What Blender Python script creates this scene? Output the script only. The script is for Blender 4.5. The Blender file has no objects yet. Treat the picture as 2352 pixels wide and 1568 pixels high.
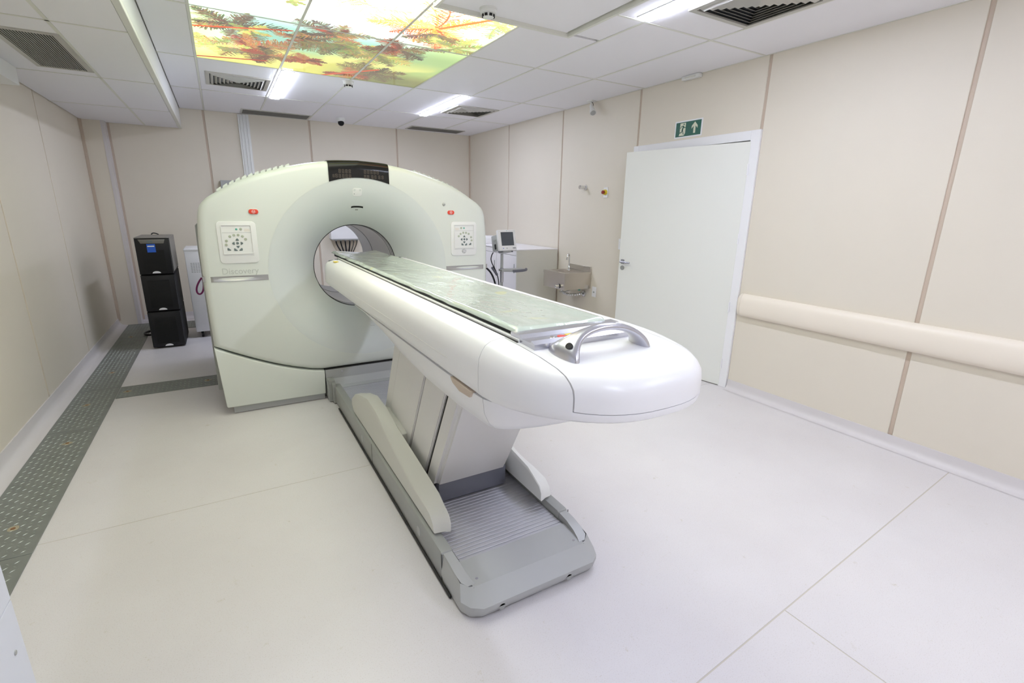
import bpy, bmesh, math, random
import numpy as np
from mathutils import Vector, Matrix, noise
random.seed(7); rng = np.random.RandomState(5)
S = bpy.context.scene
C = S.collection
PI = math.pi

# ------------------------------------------------------------------ camera
CAMR = [[0.864526, -0.502323, 0.016317], [-0.118441, -0.23518, -0.964708], [0.488432, 0.832083, -0.262815]]
cd = bpy.data.cameras.new('camera'); cam = bpy.data.objects.new('camera', cd); C.objects.link(cam)
cd.sensor_width = 36.0; cd.lens = 1117.2 / 2352 * 36.0; cd.clip_start = 0.02; cd.clip_end = 60
r0, r1, r2 = [Vector(r) for r in CAMR]
mw = Matrix.Identity(4)
for i in range(3):
    mw[i][0] = r0[i]; mw[i][1] = -r1[i]; mw[i][2] = -r2[i]
mw[0][3], mw[1][3], mw[2][3] = 0, 0, 1.57
cam.matrix_world = mw
S.camera = cam
# ------------------------------------------------------------------ world, exposure
w = bpy.data.worlds.new('world'); S.world = w; w.use_nodes = True
w.node_tree.nodes['Background'].inputs[0].default_value = (0.8, 0.8, 0.85, 1)
w.node_tree.nodes['Background'].inputs[1].default_value = 0.15
S.view_settings.view_transform = 'Standard'; S.view_settings.look = 'None'
S.view_settings.gamma = 1; S.view_settings.use_curve_mapping = False
S.view_settings.exposure = 0.74
S.cycles.max_bounces = 10; S.cycles.diffuse_bounces = 6; S.cycles.sample_clamp_indirect = 6
LED_STRENGTH = 34.0          # linear lamps in the ceiling
ART_STRENGTH = 1.0           # backlit picture
LED_COL = (0.79, 0.84, 1.03)

# ------------------------------------------------------------------ materials
def mat(name, col, rough=0.5, metal=0.0, emit=0.0, ecol=None, coat=0.0, bump=0.0, bscale=300, vary=0.0, vscale=3, spec=0.5):
    m = bpy.data.materials.new(name); m.use_nodes = True
    nt = m.node_tree; b = nt.nodes['Principled BSDF']
    b.inputs['Base Color'].default_value = (*col, 1); b.inputs['Roughness'].default_value = rough
    b.inputs['Metallic'].default_value = metal
    b.inputs['Specular IOR Level'].default_value = spec
    if coat: b.inputs['Coat Weight'].default_value = coat; b.inputs['Coat Roughness'].default_value = 0.08
    if emit:
        b.inputs['Emission Color'].default_value = (*(ecol or col), 1); b.inputs['Emission Strength'].default_value = emit
    tc = None
    if bump or vary: tc = nt.nodes.new('ShaderNodeTexCoord')
    if bump:
        n = nt.nodes.new('ShaderNodeTexNoise'); n.inputs['Scale'].default_value = bscale; n.inputs['Detail'].default_value = 2
        bp = nt.nodes.new('ShaderNodeBump'); bp.inputs['Strength'].default_value = bump; bp.inputs['Distance'].default_value = 0.001
        nt.links.new(tc.outputs['Object'], n.inputs['Vector']); nt.links.new(n.outputs['Fac'], bp.inputs['Height'])
        nt.links.new(bp.outputs['Normal'], b.inputs['Normal'])
    if vary:
        n2 = nt.nodes.new('ShaderNodeTexNoise'); n2.inputs['Scale'].default_value = vscale; n2.inputs['Detail'].default_value = 4
        mx = nt.nodes.new('ShaderNodeMix'); mx.data_type = 'RGBA'
        mx.inputs[6].default_value = (*[c * (1 - vary) for c in col], 1)
        mx.inputs[7].default_value = (*[min(1, c * (1 + vary)) for c in col], 1)
        nt.links.new(tc.outputs['Object'], n2.inputs['Vector']); nt.links.new(n2.outputs['Fac'], mx.inputs[0])
        nt.links.new(mx.outputs[2], b.inputs['Base Color'])
    return m

M = dict(
    wall=mat('wall_beige', (0.745, 0.69, 0.59), 0.5, bump=0.08, bscale=400, vary=0.02),
    subfloor=mat('floor_weld', (0.58, 0.54, 0.47), 0.6),
    joint=mat('wall_joint', (0.58, 0.48, 0.39), 0.6),
    ceil=mat('ceiling_tile', (0.84, 0.83, 0.86), 0.85, bump=0.25, bscale=500),
    bar=mat('ceiling_bar', (0.72, 0.72, 0.66), 0.5),
    base=mat('cove_vinyl', (0.68, 0.65, 0.655), 0.4, vary=0.03),
    guard=mat('wall_guard_vinyl', (0.84, 0.77, 0.66), 0.4),
    door=mat('door_laminate', (0.80, 0.81, 0.77), 0.35),
    frame=mat('door_frame', (0.86, 0.86, 0.88), 0.4),
    gantry=mat('scanner_cover', (0.68, 0.715, 0.67), 0.32, bump=0.03, bscale=900),
    gantry_in=mat('scanner_dish', (0.64, 0.68, 0.66), 0.38, bump=0.03, bscale=900),
    liner=mat('bore_liner', (0.62, 0.61, 0.61), 0.3),
    liner2=mat('bore_liner_light', (0.74, 0.74, 0.76), 0.35),
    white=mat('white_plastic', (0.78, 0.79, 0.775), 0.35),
    table=mat('table_cover', (0.86, 0.86, 0.88), 0.28, bump=0.02, bscale=900),
    column=mat('table_column', (0.72, 0.71, 0.70), 0.4, bump=0.03, bscale=900),
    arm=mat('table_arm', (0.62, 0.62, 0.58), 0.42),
    greyp=mat('grey_plastic', (0.33, 0.34, 0.33), 0.4),
    greyl=mat('grey_light', (0.42, 0.43, 0.43), 0.35),
    greyd=mat('grey_dark', (0.14, 0.145, 0.18), 0.4),
    band=mat('silver_band', (0.42, 0.42, 0.42), 0.3, metal=0.6),
    alu=mat('brushed_aluminium', (0.56, 0.56, 0.60), 0.42, metal=0.55),
    silver=mat('silver_handle', (0.56, 0.56, 0.62), 0.26, metal=0.85),
    chrome=mat('chrome', (0.75, 0.75, 0.76), 0.08, metal=1.0),
    steel=mat('stainless_steel', (0.62, 0.58, 0.53), 0.24, metal=0.9, bump=0.1, bscale=60),
    black=mat('black_plastic', (0.010, 0.010, 0.012), 0.4, spec=0.35),
    blackm=mat('black_matt', (0.010, 0.010, 0.011), 0.6, spec=0.3),
    dark=mat('dark_gap', (0.03, 0.03, 0.03), 0.8),
    gloss=mat('black_glass', (0.012, 0.012, 0.012), 0.12, spec=0.25),
    digit=mat('digit_brown', (0.13, 0.10, 0.075), 0.5),
    red=mat('red_button', (0.72, 0.06, 0.03), 0.35),
    redd=mat('red_dark', (0.30, 0.03, 0.02), 0.35),
    yellow=mat('yellow_plastic', (0.80, 0.62, 0.04), 0.4),
    btng=mat('button_grey', (0.14, 0.18, 0.18), 0.4),
    btnl=mat('button_olive', (0.42, 0.46, 0.36), 0.4),
    teal=mat('button_teal', (0.10, 0.42, 0.33), 0.4),
    text=mat('grey_lettering', (0.50, 0.53, 0.49), 0.5),
    beigeled=mat('amber_digit', (0.72, 0.62, 0.48), 0.5),
    screen=mat('monitor_screen', (0.10, 0.11, 0.13), 0.2),
    cab=mat('cabinet_side', (0.68, 0.67, 0.60), 0.45),
    cabtop=mat('cabinet_top', (0.82, 0.80, 0.82), 0.35),
    exitg=mat('exit_green', (0.015, 0.11, 0.075), 0.4),
    exitp=mat('exit_cream', (0.68, 0.70, 0.55), 0.4),
    blue=mat('blue_sticker', (0.02, 0.12, 0.62), 0.4),
    purple=mat('purple_strap', (0.20, 0.015, 0.12), 0.6),
    upsgrey=mat('ups_grey', (0.20, 0.19, 0.17), 0.4),
    stainp=mat('cement_patch', (0.42, 0.37, 0.27), 0.8),
    rust=mat('rusty_bolt', (0.25, 0.12, 0.05), 0.6),
    vent=mat('vent_aluminium', (0.52, 0.51, 0.47), 0.4, metal=0.3),
    ventd=mat('vent_dark', (0.05, 0.055, 0.06), 0.6),
    ventg=mat('vent_slot_grey', (0.22, 0.215, 0.20), 0.5),
    trunkb=mat('beige_trunking', (0.66, 0.58, 0.46), 0.5),
    bluewhite=mat('white_laminate', (0.66, 0.68, 0.75), 0.4),
    led=mat('led_diffuser', (1, 1, 1), 0.4, emit=LED_STRENGTH, ecol=LED_COL),
)

def floor_mat():
    m = mat('vinyl_floor', (0.70, 0.655, 0.635), 0.38)
    nt = m.node_tree; b = nt.nodes['Principled BSDF']
    tc = nt.nodes.new('ShaderNodeTexCoord')
    def noi(s, d, r=0.6):
        n = nt.nodes.new('ShaderNodeTexNoise'); n.inputs['Scale'].default_value = s; n.inputs['Detail'].default_value = d
        n.inputs['Roughness'].default_value = r
        nt.links.new(tc.outputs['Object'], n.inputs['Vector']); return n
    def ramp(src, a, b_, ca, cb):
        r = nt.nodes.new('ShaderNodeValToRGB'); e = r.color_ramp.elements
        e[0].position = a; e[0].color = (*ca, 1); e[1].position = b_; e[1].color = (*cb, 1)
        nt.links.new(src, r.inputs[0]); return r
    def mul(x, y):
        k = nt.nodes.new('ShaderNodeMix'); k.data_type = 'RGBA'; k.blend_type = 'MULTIPLY'; k.inputs[0].default_value = 1
        nt.links.new(x, k.inputs[6]); nt.links.new(y, k.inputs[7]); return k.outputs[2]
    r1 = ramp(noi(1.3, 5).outputs['Fac'], 0.3, 0.7, (0.68, 0.655, 0.665), (0.73, 0.71, 0.72))
    r2 = ramp(noi(230, 2).outputs['Fac'], 0.33, 0.42, (0.88, 0.86, 0.84), (1, 1, 1))
    r3 = ramp(noi(14, 6, 0.75).outputs['Fac'], 0.30, 0.37, (0.86, 0.84, 0.76), (1, 1, 1))
    nt.links.new(mul(mul(r1.outputs[0], r2.outputs[0]), r3.outputs[0]), b.inputs['Base Color'])
    bp = nt.nodes.new('ShaderNodeBump'); bp.inputs['Strength'].default_value = 0.1; bp.inputs['Distance'].default_value = 0.002
    nt.links.new(noi(60, 3).outputs['Fac'], bp.inputs['Height']); nt.links.new(bp.outputs['Normal'], b.inputs['Normal'])
    return m
M['floor'] = floor_mat()

def plate_mat():
    m = mat('chequer_plate', (0.235, 0.25, 0.235), 0.5, metal=0.25, vary=0.25, vscale=9)
    return m
M['plate'] = plate_mat()
M['tread'] = mat('plate_tread', (0.40, 0.43, 0.40), 0.35, metal=0.5)

def pad_mat():
    m = mat('plastic_wrapped_pad', (0.60, 0.68, 0.60), 0.16, coat=1.0)
    nt = m.node_tree; b = nt.nodes['Principled BSDF']
    b.inputs['Coat Roughness'].default_value = 0.05
    tc = nt.nodes.new('ShaderNodeTexCoord')
    mp = nt.nodes.new('ShaderNodeMapping'); mp.inputs['Scale'].default_value = (6, 2.2, 4); mp.inputs['Rotation'].default_value = (0, 0, 0.5)
    nt.links.new(tc.outputs['Object'], mp.inputs['Vector'])
    n = nt.nodes.new('ShaderNodeTexNoise'); n.inputs['Scale'].default_value = 1.6; n.inputs['Detail'].default_value = 3; n.inputs['Distortion'].default_value = 1.2
    nt.links.new(mp.outputs[0], n.inputs['Vector'])
    bp = nt.nodes.new('ShaderNodeBump'); bp.inputs['Strength'].default_value = 0.45; bp.inputs['Distance'].default_value = 0.010
    nt.links.new(n.outputs['Fac'], bp.inputs['Height'])
    nt.links.new(bp.outputs['Normal'], b.inputs['Normal']); nt.links.new(bp.outputs['Normal'], b.inputs['Coat Normal'])
    n2 = nt.nodes.new('ShaderNodeTexNoise'); n2.inputs['Scale'].default_value = 5.5; n2.inputs['Detail'].default_value = 1
    nt.links.new(tc.outputs['Object'], n2.inputs['Vector'])
    r = nt.nodes.new('ShaderNodeValToRGB'); e = r.color_ramp.elements
    e[0].position = 0.66; e[0].color = (0.58, 0.66, 0.60, 1); e[1].position = 0.70; e[1].color = (0.70, 0.74, 0.48, 1)
    nt.links.new(n2.outputs['Fac'], r.inputs[0]); nt.links.new(r.outputs[0], b.inputs['Base Color'])
    return m
M['pad'] = pad_mat()

# ------------------------------------------------------------------ mesh helpers
def box(bm, x0, x1, y0, y1, z0, z1):
    v = [bm.verts.new(p) for p in ((x0,y0,z0),(x1,y0,z0),(x1,y1,z0),(x0,y1,z0),(x0,y0,z1),(x1,y0,z1),(x1,y1,z1),(x0,y1,z1))]
    for f in ((0,3,2,1),(4,5,6,7),(0,1,5,4),(1,2,6,5),(2,3,7,6),(3,0,4,7)): bm.faces.new([v[i] for i in f])
    return v
def NB(): return bmesh.new()
def bx(x0, x1, y0, y1, z0, z1, bev=0.0, seg=2):
    bm = NB(); box(bm, min(x0,x1), max(x0,x1), min(y0,y1), max(y0,y1), min(z0,z1), max(z0,z1))
    if bev: bmesh.ops.bevel(bm, geom=list(bm.edges), offset=bev, segments=seg, affect='EDGES', profile=0.5)
    return bm
def prism(bm, pts, axis, a, b):
    """closed polygon pts (2-D) extruded along axis from a to b. axis x: pts=(y,z); y: (x,z); z: (x,y)"""
    def P(p, t): return {'x': (t, p[0], p[1]), 'y': (p[0], t, p[1]), 'z': (p[0], p[1], t)}[axis]
    A = [bm.verts.new(P(p, a)) for p in pts]; B = [bm.verts.new(P(p, b)) for p in pts]
    n = len(pts); bm.faces.new(A); bm.faces.new(B[::-1])
    for i in range(n): bm.faces.new((A[i], B[i], B[(i+1) % n], A[(i+1) % n]))
def pr(pts, axis, a, b, bev=0, seg=2):
    bm = NB(); prism(bm, pts, axis, a, b); bmesh.ops.recalc_face_normals(bm, faces=bm.faces)
    if bev: bmesh.ops.bevel(bm, geom=list(bm.edges), offset=bev, segments=seg, affect='EDGES', profile=0.5)
    return bm
def loft(bm, rings, cap0=True, cap1=True, closed=True):
    R = [[bm.verts.new(p) for p in r] for r in rings]; n = len(rings[0])
    for a, b in zip(R, R[1:]):
        for i in range(n if closed else n-1):
            j = (i+1) % n
            bm.faces.new((a[i], a[j], b[j], b[i]))
    if cap0: bm.faces.new(R[0][::-1])
    if cap1: bm.faces.new(R[-1])
    return R
def tube(bm, pts, r, n=10, cap=True):
    pts = [Vector(p) for p in pts]; rings = []
    up = Vector((0, 0, 1)); d0 = (pts[1]-pts[0]).normalized()
    if abs(d0.dot(up)) > 0.9: up = Vector((1, 0, 0))
    for i, p in enumerate(pts):
        d = (pts[min(i+1, len(pts)-1)] - pts[max(i-1, 0)]).normalized()
        s = d.cross(up).normalized(); u = s.cross(d).normalized(); up = u
        rr = r[i] if isinstance(r, (list, tuple)) else r
        rings.append([p + (s*math.cos(2*PI*k/n) + u*math.sin(2*PI*k/n))*rr for k in range(n)])
    loft(bm, rings, cap, cap)
def tb(pts, r, n=10):
    bm = NB(); tube(bm, pts, r, n); return bm
def bez(P, n=16):
    P = [Vector(p) for p in P]; out = []
    for i in range(n+1):
        t = i/n; q = P[:]
        while len(q) > 1: q = [q[k].lerp(q[k+1], t) for k in range(len(q)-1)]
        out.append(q[0])
    return out
def catmull(P, n=8, closed=False):
    out = []; N = len(P)
    for i in range(N if closed else N-1):
        p = [P[(i+k) % N] if closed else P[min(max(i+k, 0), N-1)] for k in (-1, 0, 1, 2)]
        for k in range(n):
            t = k/n
            out.append(tuple(0.5*((2*b) + (-a+c)*t + (2*a-5*b+4*c-d)*t*t + (-a+3*b-3*c+d)*t**3) for a, b, c, d in zip(*p)))
    if not closed: out.append(tuple(P[-1]))
    return out
def cyl(bm, c, r, h, axis='z', n=24, r2=None):
    r2 = r if r2 is None else r2
    def P(t, rr, s):
        a, b = rr*math.cos(t), rr*math.sin(t)
        return {'z': (c[0]+a, c[1]+b, c[2]+s), 'y': (c[0]+a, c[1]+s, c[2]+b), 'x': (c[0]+s, c[1]+a, c[2]+b)}[axis]
    loft(bm, [[P(2*PI*k/n, r, 0) for k in range(n)], [P(2*PI*k/n, r2, h) for k in range(n)]])
def cy(c, r, h, axis='z', n=24, r2=None):
    bm = NB(); cyl(bm, c, r, h, axis, n, r2); return bm
def lathe(c, prof, n=28, axis='z'):
    bm = NB()
    def P(t, rr, s):
        a, b = rr*math.cos(t), rr*math.sin(t)
        return {'z': (c[0]+a, c[1]+b, c[2]+s), 'y': (c[0]+a, c[1]+s, c[2]+b), 'x': (c[0]+s, c[1]+a, c[2]+b)}[axis]
    loft(bm, [[P(2*PI*k/n, max(r, 1e-4), s) for k in range(n)] for r, s in prof]); return bm
def sphere(c, r, seg=20, ring=12, sc=(1,1,1)):
    bm = NB(); bmesh.ops.create_uvsphere(bm, u_segments=seg, v_segments=ring, radius=r)
    for v in bm.verts: v.co = Vector((v.co.x*sc[0]+c[0], v.co.y*sc[1]+c[1], v.co.z*sc[2]+c[2]))
    return bm
def rrect(x0, x1, z0, z1, r, n=5):
    out = []
    for cx, cz, a in ((x1-r, z0+r, -90), (x1-r, z1-r, 0), (x0+r, z1-r, 90), (x0+r, z0+r, 180)):
        for k in range(n+1):
            t = math.radians(a + 90*k/n); out.append((cx+r*math.cos(t), cz+r*math.sin(t)))
    return out

def root_of(o):
    while o.parent: o = o.parent
    return o
def mk(name, bm, m, parent=None, loc=(0, 0, 0), label=None, cat=None, group=None, kind=None, smooth=40):
    bmesh.ops.recalc_face_normals(bm, faces=bm.faces)
    org = Vector(root_of(parent).location) if parent else Vector(loc)
    if org.length: bmesh.ops.translate(bm, vec=-org, verts=bm.verts)
    if smooth:
        for f in bm.faces: f.smooth = True
        th = math.radians(smooth)
        for e in bm.edges:
            if len(e.link_faces) == 2 and e.calc_face_angle(0) > th: e.smooth = False
    me = bpy.data.meshes.new(name); bm.to_mesh(me); bm.free()
    me.materials.append(m if not isinstance(m, str) else M[m])
    o = bpy.data.objects.new(name, me); C.objects.link(o)
    if parent: o.parent = parent
    else: o.location = loc
    tag(o, label, cat, group, kind); return o
def tag(o, label=None, cat=None, group=None, kind=None):
    for k, v in (('label', label), ('category', cat), ('group', group), ('kind', kind)):
        if v: o[k] = v
def thing(name, loc, label, cat, group=None):
    o = bpy.data.objects.new(name, None); C.objects.link(o); o.location = loc; o.empty_display_size = 0.1
    tag(o, label, cat, group); return o
def struct(name, bm, m, **k): return mk(name, bm, m, kind='structure', **k)
def piece(name, me, mt, parent, off):
    """cheap repeat: shares mesh data"""
    o = bpy.data.objects.new(name, me); C.objects.link(o); o.parent = parent; o.location = off; return o
def dup(o, parent=None):
    c = o.copy(); C.objects.link(c)
    if parent: c.parent = parent
    for ch in list(o.children): dup(ch, c)
    return c
def text_bm(s, size, to_world, depth=0.0008, align='CENTER'):
    cu = bpy.data.curves.new('t', 'FONT'); cu.body = s; cu.size = size; cu.extrude = depth; cu.align_x = align; cu.align_y = 'CENTER'
    cu.resolution_u = 3
    o = bpy.data.objects.new('t', cu); C.objects.link(o)
    dg = bpy.context.evaluated_depsgraph_get(); me = bpy.data.meshes.new_from_object(o.evaluated_get(dg))
    bm = NB(); bm.from_mesh(me)
    bpy.data.objects.remove(o); bpy.data.curves.remove(cu); bpy.data.meshes.remove(me)
    for v in bm.verts: v.co = Vector(to_world(v.co.x, v.co.y, v.co.z))
    return bm
def merge(*bms):
    out = NB()
    for b in bms:
        me = bpy.data.meshes.new('tmp'); b.to_mesh(me); b.free(); out.from_mesh(me); bpy.data.meshes.remove(me)
    return out

# ================================================================== ROOM
XL, XR, YB, YF, ZC, ZS = -1.32, 3.88, 8.164, -1.6, 2.77, 2.52
# floor: sub floor + vinyl sheets
fl = struct('floor', bx(XL-.1, 5.2, YF-.1, YB+.1, -0.06, -0.0012), 'subfloor')
def sheet(x0, x1, y0, y1):
    g = 0.0022
    mk('vinyl_sheet', bx(x0+g, x1-g, y0+g, y1-g, -0.0012, 0.0), 'floor', fl, smooth=0)
sheet(XL, XR+.9, 2.815, YB); 
# seam that runs slightly askew across the front of the room
def askew(pts):
    bm = NB(); prism(bm, pts, 'z', -0.0012, 0.0); mk('vinyl_sheet', bm, 'floor', fl, smooth=0)
def ys(x): return 0.80 + (x-1.233)*0.0705
g = 0.003
askew([(XL, ys(XL)+g), (XR+.9, ys(XR+.9)+g), (XR+.9, 2.8125), (XL, 2.8125)])
askew([(XL, YF), (1.812-g, YF), (1.812-g, ys(1.81)-g), (XL, ys(XL)-g)])
askew([(1.812+g, YF), (XR+.9, YF), (XR+.9, ys(XR+.9)-g), (1.812+g, ys(1.82)-g)])

# walls
def panel(parent, axis, a0, a1, z0, z1, face, thick=0.012, m='wall'):
    g = 0.013
    if axis == 'x':   # face is an x plane, panel runs along y
        s = 1 if face > 0 else -1
        bm = bx(face, face + s*thick, a0+g, a1-g, z0, z1, 0.0025, 1)
    else:
        s = 1 if face > 4 else -1
        bm = bx(a0+g, a1-g, face, face + s*thick, z0, z1, 0.0025, 1)
    mk('wall_panel', bm, m, parent)
def wall_base(name, boxes):
    bm = NB()
    for b in boxes: box(bm, *b)
    return struct(name, bm, 'joint', smooth=0)
T = 0.0085
DY0, DY1, DZ = 2.70, 4.07, 2.185      # door opening
wr = wall_base('wall_right', [(XR+T, XR+.16, YF, DY0, 0, ZC+.2), (XR+T, XR+.16, DY1, YB+.16, 0, ZC+.2), (XR+T, XR+.16, DY0, DY1, DZ, ZC+.2)])
for a, b in ((6.80, YB), (5.425, 6.80), (4.075, 5.425)): panel(wr, 'x', a, b, 0, ZC, XR)
panel(wr, 'x', 2.672, 4.075, 2.19, ZC, XR)
for a, b in ((1.355, 2.672), (0.0, 1.355), (YF, 0.0)): panel(wr, 'x', a, b, 0, ZC, XR)
wb = wall_base('wall_back', [(XL-.16, XR+.16, YB+T, YB+.16, 0, ZC+.2)])
for a, b in ((-1.32, -0.035), (-0.035, 1.285), (1.285, 2.59), (2.59, XR)): panel(wb, 'y', a, b, 0, ZC, YB)
wl = wall_base('wall_left', [(XL-.16, XL-T, YF, YB+.16, 0, ZC+.2)])
for a, b in ((6.29, YB), (4.88, 6.29), (3.50, 4.88), (2.1, 3.5), (0.7, 2.1), (YF, 0.7)): panel(wl, 'x', a, b, 0, ZS+.02, XL)
wf = wall_base('wall_front', [(XL-.16, XR+.16, YF-.16, YF-T, 0, ZC+.2)])
for a, b in ((-1.32, 0.0), (0.0, 1.3), (1.3, 2.6), (2.6, XR)):
    mk('wall_panel', bx(a+.013, b-.013, YF-.012, YF, 0, ZC, 0.0025, 1), 'wall', wf)
# column in the far left corner with its white corner trim
col = struct('trim_1', bx(XL, -1.085, 8.0, YB+.005, 0, ZS+.02, 0.004, 1), 'wall', label='beige boxed corner column beside the left wall')
mk('corner_strip', bx(-1.118, -1.078, 7.996, YB, 0, ZS), 'base', col, label='pale corner strip')
mk('joint_strip', bx(-1.078, -1.055, YB-.012, YB+.002, 0, ZS), 'joint', col, label='brown joint strip')
struct('trim_2', bx(XL+.001, XL+.03, 7.97, 8.0, 0.07, ZS), 'joint')
struct('trim_3', bx(XR-.022, XR+.002, YB-.022, YB+.002, 0.07, ZC), 'joint')
# corridor behind the open door
struct('wall_corridor', merge(bx(5.1, 5.2, 2.0, 4.8, 0, 2.9), bx(XR+.16, 5.1, 1.9, 2.0, 0, 2.9), bx(XR+.16, 5.1, 4.8, 4.9, 0, 2.9), bx(XR+.16, 5.1, 2.0, 4.8, 2.8, 2.9)), 'wall', smooth=0)

# coved baseboards
def cove(name, side):
    prof = [(0.0, 0.088), (0.006, 0.088), (0.008, 0.05)] + [(0.008+0.04*(1-math.cos(t)), 0.05-0.048*math.sin(t)) for t in [PI/2*k/6 for k in range(1, 7)]] + [(0.07, 0.0015), (0.0, 0.0015)]
    bm = NB()
    if side == 'r':
        prism(bm, [(XR-a, b) for a, b in prof], 'y', YF, 2.655); prism(bm, [(XR-a, b) for a, b in prof], 'y', 4.11, YB)
    elif side == 'l': prism(bm, [(XL+a*1.35, b*1.1) for a, b in prof], 'y', YF, 8.0)
    elif side == 'b': prism(bm, [(YB-a, b) for a, b in prof], 'x', -1.085, XR)
    else: prism(bm, [(YF+a, b) for a, b in prof], 'x', XL, XR)
    struct(name, bm, 'base')
cove('baseboard_right', 'r'); cove('baseboard_left', 'l'); cove('baseboard_back', 'b'); cove('baseboard_front', 'f')

# ceiling: slab, T bars, tiles
ce = struct('ceiling', bx(-0.33, XR+.16, YF-.16, YB+.16, ZC+.03, ZC+.2), 'bar', smooth=0)
XLN = [-0.30, -0.02, 0.63, 1.272, 1.913, 2.565, 3.222, XR]
YLN = [YB, 6.745, 5.355, 4.03, 2.72, 1.40, 0.05, -1.3, YF]
ART = [(0, 1), (0, 1)]
hatch = (1.272, 2.27, 1.55, 3.17)
def tile(parent, x0, x1, y0, y1, z, g=0.009):
    if x1-x0 < 0.03 or y1-y0 < 0.03: return
    mk('ceiling_tile', bx(x0+g, x1-g, y0+g, y1-g, z, z+.014, 0.002, 1), 'ceil', parent)
for i in range(len(XLN)-1):
    for j in range(len(YLN)-1):
        x0, x1, y1, y0 = XLN[i], XLN[i+1], YLN[j], YLN[j+1]
        if i in (1, 2) and y1 <= 5.36 and y0 >= 1.39: continue       # picture
        if i == 3:
            if y1 <= 5.36 and y0 >= 3.9: continue
            if y1 < 4.1 and y0 > 1.0: continue                        # picture + hatch
        if i == 4 and y1 < 4.1 and y0 > 1.0:                          # beside the hatch
            if j == 3: tile(ce, 2.285, x1, 2.72, 3.17, ZC); tile(ce, x0, x1, 3.185, y1, ZC)
            if j == 4: tile(ce, 2.285, x1, 1.55, 2.72, ZC)
            continue
        tile(ce, x0, x1, y0, y1, ZC)
for x in XLN[1:-1]:
    segs = [(YF, YB)]
    if x == 1.913: segs = [(YF, 1.4), (3.18, YB)]
    for a, b in segs: mk('grid_bar', bx(x-.0085, x+.0085, a, b, ZC-.003, ZC+.03), 'bar', ce, smooth=0)
for y in YLN[1:-1]:
    xs = [(-0.30, XR)]
    if y in (2.72,): xs = [(-0.30, 1.27), (2.28, XR)]
    for a, b in xs: mk('grid_bar', bx(a, b, y-.0085, y+.0085, ZC-.0025, ZC+.03), 'bar', ce, smooth=0)
mk('edge_bar', merge(bx(XR-.014, XR, YF, YB, ZC-.002, ZC+.03), bx(-.30, XR, YB-.014, YB, ZC-.002, ZC+.03)), 'bar', ce, smooth=0)
# soffit over the left side
so = struct('ceiling_soffit', bx(XL-.16, -0.305, YF-.16, YB+.16, ZS+.03, ZC+.2), 'ceil', smooth=0)
SX = [XL, -0.69, -0.328]; SY = [YB, 6.806, 5.34, 3.89, 2.44, 1.0, -0.4, YF]
for i in range(2):
    for j in range(7): tile(so, SX[i], SX[i+1], SY[j+1], SY[j], ZS)
mk('grid_bar', bx(-0.70, -0.68, YF, YB, ZS-.002, ZS+.03), 'bar', so, smooth=0)
for y in SY[1:-1]: mk('grid_bar', bx(XL, -0.33, y-.008, y+.008, ZS-.002, ZS+.03), 'bar', so, smooth=0)
mk('edge_trim', bx(-0.335, -0.298, YF, YB, ZS-.006, ZS+.03, 0.003, 1), 'bar', so)
mk('soffit_face', bx(-0.306, -0.298, YF, YB, ZS+.03, ZC), 'white', so, smooth=0)
struct('trim_4', bx(XL, -1.175, -0.6, 5.31, 2.395, ZS-.001, 0.003, 1), 'white', label='white boxed beam under the soffit at the left wall')

# access hatch
h = thing('ceiling_hatch', (1.77, 2.4, ZC), 'large white access hatch with raised frame beside the palm picture', 'hatch')
mk('hatch_panel', bx(1.29, 2.25, 1.57, 3.15, ZC-.004, ZC+.02), 'ceil', h, smooth=0)
hf = NB()
for a in ((1.268, 2.285, 3.15, 3.172), (1.268, 2.285, 1.55, 1.572), (2.263, 2.285, 1.572, 3.15), (1.272, 1.29, 1.572, 3.15)):
    box(hf, a[0], a[1], a[2], a[3], ZC-.028, ZC+.02)
mk('hatch_frame', hf, 'bar', h, smooth=0)
struct('baseboard_corridor', bx(5.09, 5.1, 2.0, 4.8, 0, .09), 'base')

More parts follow.
